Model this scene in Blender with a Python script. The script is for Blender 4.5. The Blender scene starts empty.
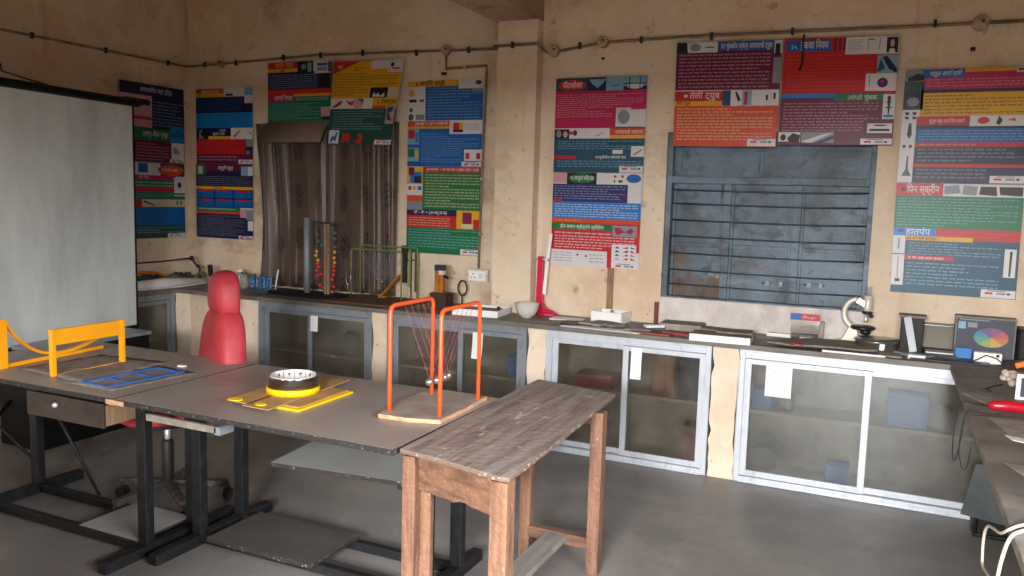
import bpy, bmesh, math, random
from mathutils import Vector, Matrix
random.seed(7)
S = bpy.context.scene
COL = S.collection
PI = math.pi

# ---------------------------------------------------------------- materials
def lin(h):
    h = h.lstrip('#')
    o = []
    for i in (0, 2, 4):
        c = int(h[i:i+2], 16)/255
        o.append(c/12.92 if c <= .04045 else ((c+.055)/1.055)**2.4)
    return (o[0], o[1], o[2], 1)
MATS = {}
def M(name, col=None, rough=.6, metal=0, spec=.5, bump=0, bscale=60, var=None, vscale=4, vlo=.4, vhi=.6, detail=6, trans=0, alpha=1, coat=0, stretch=None, emis=0):
    """procedural principled material; var = second colour mixed in by noise"""
    if name in MATS: return MATS[name]
    m = bpy.data.materials.new(name); m.use_nodes = True
    nt = m.node_tree; b = nt.nodes['Principled BSDF']
    b.inputs['Base Color'].default_value = lin(col)
    b.inputs['Roughness'].default_value = rough
    b.inputs['Metallic'].default_value = metal
    b.inputs['Specular IOR Level'].default_value = spec
    b.inputs['Transmission Weight'].default_value = trans
    b.inputs['Alpha'].default_value = alpha
    b.inputs['Coat Weight'].default_value = coat
    tc = nt.nodes.new('ShaderNodeTexCoord')
    mp = nt.nodes.new('ShaderNodeMapping'); nt.links.new(tc.outputs['Object'], mp.inputs[0])
    if stretch: mp.inputs['Scale'].default_value = stretch
    if var:
        n = nt.nodes.new('ShaderNodeTexNoise'); n.inputs['Scale'].default_value = vscale; n.inputs['Detail'].default_value = detail
        n.inputs['Roughness'].default_value = .65
        nt.links.new(mp.outputs[0], n.inputs['Vector'])
        r = nt.nodes.new('ShaderNodeMapRange'); r.inputs[1].default_value = vlo; r.inputs[2].default_value = vhi
        nt.links.new(n.outputs[0], r.inputs[0])
        mx = nt.nodes.new('ShaderNodeMix'); mx.data_type = 'RGBA'
        mx.inputs[6].default_value = lin(col); mx.inputs[7].default_value = lin(var)
        nt.links.new(r.outputs[0], mx.inputs[0]); nt.links.new(mx.outputs[2], b.inputs['Base Color'])
    if bump:
        n2 = nt.nodes.new('ShaderNodeTexNoise'); n2.inputs['Scale'].default_value = bscale; n2.inputs['Detail'].default_value = 5
        nt.links.new(mp.outputs[0], n2.inputs['Vector'])
        bp = nt.nodes.new('ShaderNodeBump'); bp.inputs['Strength'].default_value = bump; bp.inputs['Distance'].default_value = .01
        nt.links.new(n2.outputs[0], bp.inputs['Height']); nt.links.new(bp.outputs[0], b.inputs['Normal'])
    MATS[name] = m
    return m

def layered(name, base, layers, rough=.85, bump=.25, bscale=25, rvar=None):
    """plaster-like material: base colour, then (colour, scale, lo, hi, strength, detail, stretch) noise layers"""
    m = bpy.data.materials.new(name); m.use_nodes = True
    nt = m.node_tree; b = nt.nodes['Principled BSDF']; b.inputs['Roughness'].default_value = rough
    geo = nt.nodes.new('ShaderNodeTexCoord')
    prev = None
    for k, (c, sc, lo, hi, st, de, sx) in enumerate(layers):
        mp = nt.nodes.new('ShaderNodeMapping'); mp.inputs['Scale'].default_value = sx; mp.inputs['Location'].default_value = (k*3.7, k*1.9, k*5.3)
        nt.links.new(geo.outputs['Object'], mp.inputs[0])
        n = nt.nodes.new('ShaderNodeTexNoise'); n.inputs['Scale'].default_value = sc; n.inputs['Detail'].default_value = de; n.inputs['Roughness'].default_value = .62
        nt.links.new(mp.outputs[0], n.inputs['Vector'])
        r = nt.nodes.new('ShaderNodeMapRange'); r.inputs[1].default_value = lo; r.inputs[2].default_value = hi; r.inputs[4].default_value = st
        nt.links.new(n.outputs[0], r.inputs[0])
        mx = nt.nodes.new('ShaderNodeMix'); mx.data_type = 'RGBA'
        if prev is None: mx.inputs[6].default_value = lin(base)
        else: nt.links.new(prev, mx.inputs[6])
        mx.inputs[7].default_value = lin(c); nt.links.new(r.outputs[0], mx.inputs[0]); prev = mx.outputs[2]
    nt.links.new(prev, b.inputs['Base Color'])
    n2 = nt.nodes.new('ShaderNodeTexNoise'); n2.inputs['Scale'].default_value = bscale; n2.inputs['Detail'].default_value = 6
    nt.links.new(geo.outputs['Object'], n2.inputs['Vector'])
    bp = nt.nodes.new('ShaderNodeBump'); bp.inputs['Strength'].default_value = bump; bp.inputs['Distance'].default_value = .02
    nt.links.new(n2.outputs[0], bp.inputs['Height']); nt.links.new(bp.outputs[0], b.inputs['Normal'])
    MATS[name] = m
    return m

I3 = (1, 1, 1)
wallm = layered('wall_plaster', '#dccab2', [
    ('#c9aa8a', 1.1, .42, .62, .7, 6, I3), ('#e8d6bd', 2.3, .5, .65, .6, 6, I3),
    ('#8f6a4a', 1.7, .56, .7, .6, 8, (1, 1, 1.3)), ('#7a5836', 9, .62, .7, .5, 8, I3),
    ('#96724f', 3, .6, .75, .45, 6, (3, 3, .35)), ('#4c3a28', 22, .69, .73, .6, 4, I3)])
pierm = layered('pier_plaster', '#ddcbb6', [
    ('#d0b79b', 3, .45, .65, .6, 6, I3), ('#ead7ba', 6, .5, .65, .5, 6, I3), ('#6a5b4a', 14, .66, .7, .7, 6, I3)])
ceilm = layered('ceiling_plaster', '#ae9780', [('#82664c', 1.2, .45, .65, .7, 6, I3), ('#5f4834', 4, .6, .7, .5, 6, I3)])
floorm = layered('floor_cement', '#7f7b78', [
    ('#6a6664', 1.5, .4, .65, .7, 6, I3), ('#908c89', 3.5, .52, .68, .5, 7, I3), ('#64605d', 12, .6, .7, .5, 6, I3),
    ('#9c9894', 30, .68, .72, .5, 4, I3)], rough=.5, bump=.08, bscale=18)
sillm = layered('whitewash', '#d6cdca', [('#a89e98', 4, .5, .7, .6, 6, (1, 1, .5)), ('#e9e3e2', 8, .5, .65, .5, 5, I3), ('#7c7068', 20, .66, .72, .6, 5, I3)])
steelm = layered('shutter_steel', '#64798c', [
    ('#46525c', 2.2, .42, .58, .9, 6, I3), ('#83949f', 5, .56, .68, .45, 7, (1, 1, 2)), ('#2b343c', 9, .54, .66, .7, 6, I3),
    ('#6b4630', 3.1, .62, .68, .65, 9, (1, 1, 1.4))], rough=.5, bump=.15, bscale=40)
topm = layered('worktop_stone', '#6e6861', [('#514c47', 4, .45, .65, .6, 6, I3), ('#8f877c', 12, .6, .7, .5, 6, I3)], rough=.5, bump=.1)
laminate = layered('table_laminate', '#958c86', [('#857c77', 2.5, .42, .62, .7, 6, I3), ('#968d86', 14, .66, .72, .6, 4, (.4, 1, 1))], rough=.42, bump=.03, bscale=12)
M('black_steel', '#17181b', .55, .2, var='#2b2d31', vscale=18, vlo=.5, vhi=.7, bump=.1)
M('board_edge', '#24211f', .8, var='#8e857c', vscale=70, vlo=.6, vhi=.64, bump=.3, bscale=90)
wood = layered('worn_teak', '#7e5b46', [
    ('#5a3d2d', 6, .42, .62, .8, 8, (6, 6, .6)), ('#8f6d55', 8, .55, .68, .5, 6, (5, 5, .7)), ('#b5a08c', 16, .66, .7, .5, 5, (2, 2, .6)), ('#4a3222', 14, .64, .72, .5, 6, (3, 3, .5))], rough=.7, bump=.35, bscale=45)
woodend = layered('worn_teak_rail', '#72513d', [
    ('#4e3325', 5, .42, .62, .9, 8, (.8, 6, 6)), ('#8b6a54', 9, .55, .68, .5, 6, (.8, 5, 5)), ('#4a3222', 12, .64, .72, .6, 6, (1, 3, 3))], rough=.7, bump=.35, bscale=45)
woodtop = layered('worn_table_top', '#8b8079', [
    ('#685c55', 4, .44, .6, .85, 8, (7, .5, 1)), ('#9a8f89', 6, .52, .66, .6, 8, (5, .5, 1)), ('#c9bcb0', 8, .63, .66, .75, 9, (3.2, .5, 1)),
    ('#c9bcb0', 9, .64, .665, .7, 8, (.6, 3.2, 1)), ('#41362f', 14, .62, .7, .5, 6, (6, .5, 1))], rough=.6, bump=.3, bscale=30)
greyplank = layered('grey_plank', '#857e79', [('#6b645f', 6, .42, .62, .7, 8, (6, .6, 1)), ('#9a918b', 9, .55, .66, .6, 6, (6, .6, 1))], rough=.8, bump=.2)
M('aluminium', '#c8cdd6', .38, .3, var='#aab0bb', vscale=14, vlo=.5, vhi=.75, bump=.03, stretch=(1, 1, .3))
M('aluminium_dull_shaded', '#8e949c', .42, .35, var='#767c85', vscale=12, vlo=.5, vhi=.75)  # darker aluminium; on the left cabinets it paints in their shade
M('carcass', '#cdbfa6', .8, var='#8c8272', vscale=2.5, vlo=.4, vhi=.65)
M('cabinet_shelf', '#d8c7a8', .7)
M('screen_fabric', '#cdd2d0', .8, var='#b0b6b5', vscale=3, vlo=.4, vhi=.7, stretch=(1, 1, .25))
M('black_plastic', '#0c0d10', .5, spec=.3)
M('black_rubber', '#1d1c1c', .7)
M('red_vinyl', '#b43c44', .5, var='#a02b34', vscale=5, bump=.12, bscale=110, spec=.35)
M('low_board', '#4f4b49', .6, var='#45413f', vscale=5)
M('side_laminate', '#8a847f', .6, var='#6b6662', vscale=5, spec=.3)
M('side_edge', '#8d8478', .7, var='#776e63', vscale=20)
M('grille_steel', '#39424a', .5, .3)
M('worn_edge', '#6d5a4c', .75, var='#c2b1a0', vscale=26, vlo=.56, vhi=.64, bump=.3)
M('bolt_steel', '#7b868e', .5, .4)
M('chair_metal', '#4b4743', .6, .3, var='#8c8078', vscale=14, vlo=.5, vhi=.7)
M('chair_black', '#201f20', .6)
M('yellow_paint', '#f2a411', .4)
M('bright_yellow', '#f7c500', .5)
M('orange_paint', '#ee5b2a', .35)
M('pink_string', '#a8506a', .8)
M('steel_ball', '#d8d4cc', .2, .9)
M('cradle_base', '#9c9087', .55, var='#8c8077', vscale=9)
M('ply_edge', '#c9a27f', .8, var='#a57b57', vscale=30, stretch=(1, 1, 5))
M('cardboard', '#b28c5a', .8, var='#a27d4d', vscale=6)
M('acrylic', '#ffffff', .04, trans=1, spec=.5)
M('white_paper', '#ece9ea', .8)
M('paper_grey', '#a29b93', .8, var='#8b847c', vscale=14)
M('ink', '#22222a', .7)
M('pale_ink', '#8a8f9f', .8)
M('blue_plastic', '#1c74bd', .45)
M('foil_strip', '#2b6cc0', .4)
M('conduit_pvc', '#8f8069', .6, var='#6c5c48', vscale=9)
M('saddle', '#251c17', .7)
M('jbox', '#b7a68e', .6, var='#8d7a62', vscale=20)
M('switch_white', '#d9d3cc', .45)
M('glass_jar', '#d9dcd4', .15, trans=.75)
M('brown_board', '#6b4a33', .75, var='#573b28', vscale=9, stretch=(1, 5, 1))
M('ochre_wood', '#b4701d', .6, var='#90561a', vscale=10, stretch=(4, 4, 1))
M('brown_strip', '#66402c', .7)
M('green_rod', '#71864c', .5)
M('dark_block', '#39251d', .6)
M('drawer_dark', '#2c2320', .6, var='#3b302b', vscale=9)
M('carton_blue_pale', '#3b6c98', .7)
M('grey_pvc', '#7e858c', .45)
M('bead_red', '#d1302a', .35); M('bead_yellow', '#e2a01d', .35); M('bead_teal', '#2f6a63', .4)
M('red_stand', '#c41d44', .4)
M('ceramic', '#d2cdc6', .35)
M('thermocol', '#efeeec', .7)
M('dust_grey', '#8a8379', .85, var='#746d64', vscale=20)
M('cream_metal', '#d8d3c6', .35, .2)
M('dark_metal', '#33353b', .4, .6)
M('bright_metal', '#d9dbde', .35, .5)
M('stainless', '#9b9a92', .3, .85)
M('box_navy', '#2b3142', .5)
M('wire_white', '#cbbfae', .6)
M('wire_black', '#2a2624', .6)
M('tool_red', '#b01528', .3)
M('orange_plastic', '#e2761f', .5)
M('slate_board', '#6f777b', .6, var='#5e666a', vscale=4)
M('carton_blue', '#1a7ad0', .6)
M('rust_book', '#9a4b42', .7)
M('sail_brown', '#7b665b', .6)
M('tan_post', '#93775c', .7, var='#7d634a', vscale=9, stretch=(6, 6, 1))
M('maroon_wood', '#6d3327', .6)
M('shelf_laminate', '#a6a7a6', .35, var='#8f9191', vscale=4, vlo=.4, vhi=.7)
for n, c in dict(navy='#1e1d4a', blue='#0b63b8', sky='#1583d4', red='#cc1f27', magenta='#c2155a', maroon='#6a1547', green='#0b7a4a', dgreen='#1f4f45',
                 yellow='#efb51d', orange='#dd4c26', purple='#3a1d6b', teal='#16506f', white='#e6e3e8', grey='#8d939e', lblue='#86b4cf',
                 black='#17171d', cream='#e0d2a8', pink='#d8a0a8', wine='#83204f').items():
    q_ = [int(c[i:i+2], 16)*.9 for i in (1, 3, 5)]; M('print_'+n, '#%02x%02x%02x' % tuple(int(v) for v in q_), .38, spec=.4)
def glassmat():
    m = bpy.data.materials.new('dusty_glass'); m.use_nodes = True; nt = m.node_tree
    nt.nodes.clear()
    out = nt.nodes.new('ShaderNodeOutputMaterial')
    tr = nt.nodes.new('ShaderNodeBsdfTransparent'); tr.inputs[0].default_value = (.95, .96, .96, 1)
    rf = nt.nodes.new('ShaderNodeBsdfRefraction'); rf.inputs['Roughness'].default_value = .24; rf.inputs['IOR'].default_value = 1.1; rf.inputs[0].default_value = (.95, .96, .95, 1)
    df = nt.nodes.new('ShaderNodeBsdfDiffuse')
    gl = nt.nodes.new('ShaderNodeBsdfGlossy'); gl.inputs['Roughness'].default_value = .12; gl.inputs[0].default_value = (.8, .85, .9, 1)
    tc = nt.nodes.new('ShaderNodeTexCoord'); n = nt.nodes.new('ShaderNodeTexNoise'); n.inputs['Scale'].default_value = 7; n.inputs['Detail'].default_value = 12; n.inputs['Roughness'].default_value = .75
    nt.links.new(tc.outputs['Object'], n.inputs['Vector'])
    rp = nt.nodes.new('ShaderNodeValToRGB'); rp.color_ramp.elements[0].position = .4; rp.color_ramp.elements[1].position = .72
    rp.color_ramp.elements[0].color = lin('#4a4843'); rp.color_ramp.elements[1].color = lin('#aaa59b')
    nt.links.new(n.outputs[0], rp.inputs[0]); nt.links.new(rp.outputs[0], df.inputs[0])
    a = nt.nodes.new('ShaderNodeMixShader'); a.inputs[0].default_value = .62
    nt.links.new(tr.outputs[0], a.inputs[1]); nt.links.new(rf.outputs[0], a.inputs[2])
    c = nt.nodes.new('ShaderNodeMixShader'); c.inputs[0].default_value = .17
    nt.links.new(a.outputs[0], c.inputs[1]); nt.links.new(df.outputs[0], c.inputs[2])
    d = nt.nodes.new('ShaderNodeMixShader'); d.inputs[0].default_value = .1
    nt.links.new(c.outputs[0], d.inputs[1]); nt.links.new(gl.outputs[0], d.inputs[2]); nt.links.new(d.outputs[0], out.inputs[0])
    MATS['dusty_glass'] = m
glassmat()
def filmmat():
    m = bpy.data.materials.new('clear_film'); m.use_nodes = True; nt = m.node_tree; nt.nodes.clear()
    out = nt.nodes.new('ShaderNodeOutputMaterial'); tr = nt.nodes.new('ShaderNodeBsdfTransparent'); gl = nt.nodes.new('ShaderNodeBsdfGlossy'); gl.inputs['Roughness'].default_value = .1
    a = nt.nodes.new('ShaderNodeMixShader'); a.inputs[0].default_value = .13
    nt.links.new(tr.outputs[0], a.inputs[1]); nt.links.new(gl.outputs[0], a.inputs[2]); nt.links.new(a.outputs[0], out.inputs[0])
    MATS['clear_film'] = m
filmmat()
rustm = layered('shutter_rust', '#6c8194', [
    ('#55646f', 2.2, .42, .6, .8, 6, I3), ('#83949f', 5, .56, .68, .45, 7, (1, 1, 2)), ('#5f4636', 2.6, .40, .5, .9, 9, (1, 1, 1.2)), ('#3a2a22', 9, .56, .64, .7, 6, I3)], rough=.6, bump=.2, bscale=40)
def smooth(P, n=5):
    P = [Vector(p) for p in P]; out = []
    for i in range(len(P)-1):
        a, b, c, d = P[max(i-1, 0)], P[i], P[i+1], P[min(i+2, len(P)-1)]
        for k in range(n):
            t = k/n; out.append(.5*((2*b)+(c-a)*t+(2*a-5*b+4*c-d)*t*t+(3*b-a-3*c+d)*t**3))
    return out+[P[-1]]
def curtainmat():
    m = bpy.data.materials.new('curtain_brocade'); m.use_nodes = True; nt = m.node_tree; b = nt.nodes['Principled BSDF']
    b.inputs['Roughness'].default_value = .42; b.inputs['Sheen Weight'].default_value = .4; b.inputs['Metallic'].default_value = .15
    tc = nt.nodes.new('ShaderNodeTexCoord')
    mp = nt.nodes.new('ShaderNodeMapping'); mp.inputs['Scale'].default_value = (5.2, 0, 3.1); nt.links.new(tc.outputs['UV'], mp.inputs[0])
    mp.inputs['Scale'].default_value = (1, 1, 1)
    nz = nt.nodes.new('ShaderNodeTexNoise'); nz.inputs['Scale'].default_value = 9; nz.inputs['Detail'].default_value = 4
    nt.links.new(mp.outputs[0], nz.inputs['Vector'])
    va = nt.nodes.new('ShaderNodeVectorMath'); va.operation = 'SCALE'; va.inputs['Scale'].default_value = .12
    nt.links.new(nz.outputs['Color'], va.inputs[0])
    vb = nt.nodes.new('ShaderNodeVectorMath'); vb.operation = 'ADD'; nt.links.new(mp.outputs[0], vb.inputs[0]); nt.links.new(va.outputs[0], vb.inputs[1])
    vo = nt.nodes.new('ShaderNodeTexVoronoi'); vo.inputs['Scale'].default_value = .8; vo.inputs['Randomness'].default_value = .15; nt.links.new(vb.outputs[0], vo.inputs['Vector'])
    r = nt.nodes.new('ShaderNodeMapRange'); r.inputs[1].default_value = .30; r.inputs[2].default_value = .24; nt.links.new(vo.outputs['Distance'], r.inputs[0])
    n3 = nt.nodes.new('ShaderNodeTexNoise'); n3.inputs['Scale'].default_value = 14; nt.links.new(mp.outputs[0], n3.inputs['Vector'])
    r3 = nt.nodes.new('ShaderNodeMapRange'); r3.inputs[1].default_value = .44; r3.inputs[2].default_value = .52; nt.links.new(n3.outputs[0], r3.inputs[0])
    mu = nt.nodes.new('ShaderNodeMath'); mu.operation = 'MULTIPLY'; nt.links.new(r.outputs[0], mu.inputs[0]); nt.links.new(r3.outputs[0], mu.inputs[1])
    mx = nt.nodes.new('ShaderNodeMix'); mx.data_type = 'RGBA'; mx.inputs[6].default_value = lin('#58443a'); mx.inputs[7].default_value = lin('#2c1a12')
    nt.links.new(mu.outputs[0], mx.inputs[0]); nt.links.new(mx.outputs[2], b.inputs['Base Color'])
    MATS['curtain_brocade'] = m
curtainmat()

# ---------------------------------------------------------------- mesh helpers
class MB:
    def __init__(s): s.v = []; s.f = []; s.m = []; s.mats = []; s.sm = []
    def mi(s, m):
        if m not in s.mats: s.mats.append(m)
        return s.mats.index(m)
    def face(s, idx, m, smooth=False): s.f.append(idx); s.m.append(s.mi(m)); s.sm.append(smooth)
    def pts(s, P):
        n = len(s.v); s.v += [tuple(p) for p in P]; return n
    def box(s, x0, x1, y0, y1, z0, z1, m, mt=None, mx=None):
        """axis box; mt = material of the top face, mx = optional matrix"""
        P = [(x0,y0,z0),(x1,y0,z0),(x1,y1,z0),(x0,y1,z0),(x0,y0,z1),(x1,y0,z1),(x1,y1,z1),(x0,y1,z1)]
        if mx: P = [mx @ Vector(p) for p in P]
        n = s.pts(P)
        for k, q in enumerate(((3,2,1,0),(4,5,6,7),(0,1,5,4),(1,2,6,5),(2,3,7,6),(3,0,4,7))):
            s.face([n+i for i in q], (mt if (k == 1 and mt) else m))
        return s
    def bar(s, a, b, w, h, m, up=(0,0,1)):
        a = Vector(a); b = Vector(b); d = (b-a).normalized(); u = Vector(up)
        if abs(d.dot(u)) > .98: u = Vector((0,1,0))
        r = d.cross(u).normalized(); u = r.cross(d).normalized()
        P = []
        for p in (a, b):
            for i, j in ((-1,-1),(1,-1),(1,1),(-1,1)): P.append(p + r*i*w/2 + u*j*h/2)
        n = s.pts(P)
        for q in ((3,2,1,0),(4,5,6,7),(0,1,5,4),(1,2,6,5),(2,3,7,6),(3,0,4,7)): s.face([n+i for i in q], m)
        return s
    def tube(s, path, r, m, seg=8, closed=False, cap=True):
        P = [Vector(p) for p in path]; N = len(P); rings = []
        rr = r if isinstance(r, (list, tuple)) else [r]*N
        u = None
        for i in range(N):
            if closed: d = (P[(i+1) % N]-P[i-1]).normalized()
            else: d = (P[min(i+1, N-1)]-P[max(i-1, 0)]).normalized()
            if u is None:
                u = Vector((0,0,1)) if abs(d.z) < .9 else Vector((1,0,0))
            u = (u - d*u.dot(d)).normalized(); w = d.cross(u)
            rings.append(s.pts([P[i] + (u*math.cos(t*2*PI/seg) + w*math.sin(t*2*PI/seg))*rr[i] for t in range(seg)]))
        for i in range(N if closed else N-1):
            a, b = rings[i], rings[(i+1) % N]
            for t in range(seg): s.face([a+t, a+(t+1) % seg, b+(t+1) % seg, b+t], m, True)
        if cap and not closed:
            s.face([rings[0]+t for t in range(seg)][::-1], m); s.face([rings[-1]+t for t in range(seg)], m)
        return s
    def lathe(s, prof, c, m, seg=24, axis='z', mats=None, sy=1):
        """prof = [(r, h)...] closed at r=0 ends by small fans"""
        rings = []
        for r, h in prof:
            P = []
            for t in range(seg):
                a = 2*PI*t/seg; x, y = r*math.cos(a), r*math.sin(a)*sy
                if axis == 'z': p = (c[0]+x, c[1]+y, c[2]+h)
                elif axis == 'y': p = (c[0]+x, c[1]+h, c[2]+y)
                else: p = (c[0]+h, c[1]+x, c[2]+y)
                P.append(p)
            rings.append(s.pts(P))
        for i in range(len(rings)-1):
            a, b = rings[i], rings[i+1]
            mm = mats[i] if mats else m
            for t in range(seg):
                q = [a+t, a+(t+1) % seg, b+(t+1) % seg, b+t]
                s.face(q if axis != 'y' else q[::-1], mm, True)
        for k, i in ((0, 0), (-1, 1)):
            if prof[k][0] > 1e-4:
                q = [rings[k]+t for t in range(seg)]
                if prof[0] != prof[-1]: s.face(q[::-1] if k == 0 else q, (mats[0 if k == 0 else -1] if mats else m))
        return s
    def sphere(s, c, r, m, seg=16, sc=(1,1,1)):
        rings = []; R = seg//2
        for i in range(1, R):
            a = PI*i/R
            rings.append(s.pts([(c[0]+r*sc[0]*math.sin(a)*math.cos(2*PI*t/seg), c[1]+r*sc[1]*math.sin(a)*math.sin(2*PI*t/seg), c[2]-r*sc[2]*math.cos(a)) for t in range(seg)]))
        b = s.pts([(c[0], c[1], c[2]-r*sc[2])]); tp = s.pts([(c[0], c[1], c[2]+r*sc[2])])
        for t in range(seg):
            s.face([b, rings[0]+(t+1) % seg, rings[0]+t], m, True); s.face([tp, rings[-1]+t, rings[-1]+(t+1) % seg], m, True)
            for i in range(len(rings)-1): s.face([rings[i]+t, rings[i]+(t+1) % seg, rings[i+1]+(t+1) % seg, rings[i+1]+t], m, True)
        return s
    def prism(s, pts, z0, z1, m, mt=None, mx=None):
        """outline in xy extruded in z"""
        n0 = len(pts); A = [(x, y, z0) for x, y in pts] + [(x, y, z1) for x, y in pts]
        if mx: A = [mx @ Vector(p) for p in A]
        n = s.pts(A)
        s.face([n+i for i in range(n0)][::-1], m); s.face([n+n0+i for i in range(n0)], mt or m)
        for i in range(n0): s.face([n+i, n+(i+1) % n0, n+n0+(i+1) % n0, n+n0+i], m)
        return s
    def build(s, name, parent=None, bevel=0, off=(0,0,0), subsurf=0):
        me = bpy.data.meshes.new(name)
        o_ = Vector(off)
        me.from_pydata([Vector(p)+o_ for p in s.v], [], s.f)
        for mm in s.mats: me.materials.append(MATS[mm])
        me.polygons.foreach_set('material_index', s.m); me.polygons.foreach_set('use_smooth', s.sm)
        me.update()
        if not any(len(f) > 20 for f in s.f):
            bm = bmesh.new(); bm.from_mesh(me); bmesh.ops.recalc_face_normals(bm, faces=bm.faces); bm.to_mesh(me); bm.free()
        ob = bpy.data.objects.new(name, me); COL.objects.link(ob)
        if parent is not None: ob.parent = parent
        if bevel:
            md = ob.modifiers.new('bevel', 'BEVEL'); md.width = bevel; md.segments = 2; md.limit_method = 'ANGLE'
        if subsurf:
            md = ob.modifiers.new('subsurf', 'SUBSURF'); md.levels = subsurf; md.render_levels = subsurf
        return ob
PIV = {}
def thing(name, label, cat, loc, group=None, rz=0, local=False):
    """an Empty at the base of the thing; parts are given in world coordinates unless local"""
    o = bpy.data.objects.new(name, None); COL.objects.link(o); o.location = loc; o.rotation_euler = (0, 0, rz)
    o.empty_display_size = .05
    o['label'] = label; o['category'] = cat
    if group: o['group'] = group
    PIV[o.name] = Vector(loc)
    if not local: PART_ABS.add(o.name)
    return o
PART_ABS = set()
def part(mb, name, parent, **k):
    """part of a thing; parent may be a part as well (its pivot is then the thing's)"""
    root = parent
    while root.parent: root = root.parent
    if root.name in PART_ABS: off = -PIV[root.name]
    else: off = Vector((0,0,0))
    return mb.build(name, parent, off=off, **k)
def tag(o, label, cat, group=None):
    o['label'] = label; o['category'] = cat
    if group: o['group'] = group
    return o
def single(mb, name, label, cat, group=None, **k):
    """a thing that is one mesh, with its origin at the centre of its base"""
    xs = [p[0] for p in mb.v]; ys = [p[1] for p in mb.v]; zs = [p[2] for p in mb.v]
    c = Vector(((min(xs)+max(xs))/2, (min(ys)+max(ys))/2, min(zs)))
    o = mb.build(name, off=-c, **k); o.location = c
    return tag(o, label, cat, group)
def struct(mb, name, **k):
    o = mb.build(name, **k); o['kind'] = 'structure'; return o
def copy_tree(o, parent=None):
    c = o.copy(); COL.objects.link(c); c.parent = parent
    for ch in o.children: copy_tree(ch, c)
    return c
def text_mesh(body, size, bold=0):
    cu = bpy.data.curves.new('lettering', 'FONT'); cu.body = body; cu.size = size; cu.align_x = 'LEFT'; cu.resolution_u = 2; cu.offset = bold
    ob = bpy.data.objects.new('lettering', cu); COL.objects.link(ob)
    dg = bpy.context.evaluated_depsgraph_get(); dg.update()
    me = bpy.data.meshes.new_from_object(ob.evaluated_get(dg))
    V = [tuple(v.co) for v in me.vertices]; F = [list(p.vertices) for p in me.polygons]
    bpy.data.objects.remove(ob); bpy.data.curves.remove(cu); bpy.data.meshes.remove(me)
    return V, F

# ---------------------------------------------------------------- camera
f_px, yaw, pitch, roll = 818.16, -.431032, -.109719, .028499
cam_d = bpy.data.cameras.new('camera'); cam = bpy.data.objects.new('camera', cam_d); COL.objects.link(cam)
cam_d.sensor_width = 36; cam_d.lens = f_px*36/1024; cam_d.clip_start = .05
cy, sy, cp, sp = math.cos(yaw), math.sin(yaw), math.cos(pitch), math.sin(pitch)
fw = Vector((sy*cp, cy*cp, sp)); rt = Vector((cy, -sy, 0)); up = rt.cross(fw)
r2 = rt*math.cos(roll)+up*math.sin(roll); u2 = -rt*math.sin(roll)+up*math.cos(roll)
mw = Matrix((r2, u2, -fw)).transposed().to_4x4(); mw.translation = (0, 0, 1.62)
cam.matrix_world = mw
S.camera = cam
# ================================================================ ROOM
XL, XR, YB, YL, YREAR, ZC = -5.63, 1.0, 5.28, 5.38, -1.6, 3.3
FY = 4.81                                   # cabinet fronts
struct(MB().box(XL-.2, XR+.2, YREAR-.2, YL+.3, -.1, 0, 'floor_cement'), 'floor')
struct(MB().box(XL-.2, XR+.2, YREAR-.2, YL+.3, ZC, ZC+.12, 'ceiling_plaster'), 'ceiling')
w = MB(); w.box(XL-.2, XL, YREAR-.2, YL+.2, 0, ZC, 'wall_plaster'); struct(w, 'wall_left')
# back wall: left bay 10 cm deeper than the right bay, opening for the shuttered window
w = MB()
w.box(XL, -2.54, YL, YL+.2, 0, ZC, 'wall_plaster')
WX0, WX1, WZ0, WZ1 = -1.35, -.105, .99, 2.07
w.box(-2.54, WX0, YB, YL+.2, 0, ZC, 'wall_plaster'); w.box(WX1, XR+.2, YB, YL+.2, 0, ZC, 'wall_plaster')
w.box(WX0, WX1, YB, YL+.2, 0, WZ0, 'wall_plaster'); w.box(WX0, WX1, YB, YL+.2, WZ1, ZC, 'wall_plaster')
struct(w, 'wall_back')
# right wall with a wide window high over the return counter (out of frame)
RW0, RW1, RZ0, RZ1 = -1.3, 2.0, 1.0, 1.98
w = MB(); w.box(XR, XR+.2, YREAR-.2, RW0, 0, ZC, 'wall_plaster'); w.box(XR, XR+.2, RW1, YB, 0, ZC, 'wall_plaster')
w.box(XR, XR+.2, RW0, RW1, 0, RZ0, 'wall_plaster'); w.box(XR, XR+.2, RW0, RW1, RZ1, ZC, 'wall_plaster'); struct(w, 'wall_right')
# rear wall with the doorway and a window behind the camera
w = MB()
for x0, x1, z0, z1 in ((XL, -3.6, 0, ZC), (-3.6, -2.0, 0, .95), (-3.6, -2.0, 2.1, ZC), (-2.0, -.9, 0, ZC), (-.9, .7, 2.08, ZC), (.7, XR, 0, ZC)):
    w.box(x0, x1, YREAR-.2, YREAR, z0, z1, 'wall_plaster')
struct(w, 'wall_rear')
struct(MB().box(-4.6, -1.6, .6, .7, 0, .95, 'wall_plaster'), 'added_shade_wall')     # unseen half-height partition, added to shade the floor at the lower left
w = MB(); w.box(-2.54, -2.245, 5.18, 5.3, 0, 2.816, 'wall_plaster'); struct(w, 'trim_1')   # pier between the bays
struct(MB().box(-2.56, -2.245, YREAR, YL, 2.816, ZC, 'ceiling_plaster'), 'trim_2')            # ceiling beam
# whitewashed upstand under the shuttered window
struct(MB().box(WX0+.005, WX1-.005, YB-.012, YB+.02, .82, WZ0+.012, 'whitewash'), 'trim_3')
struct(MB().box(WX0-.032, WX0-.006, YB-.02, YB+.005, .82, .965, 'maroon_wood'), 'trim_4')
struct(MB().box(-1.717, -1.674, YB-.012, YB+.002, .82, 1.17, 'tan_post'), 'trim_5')      # brown strip on the wall

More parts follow.
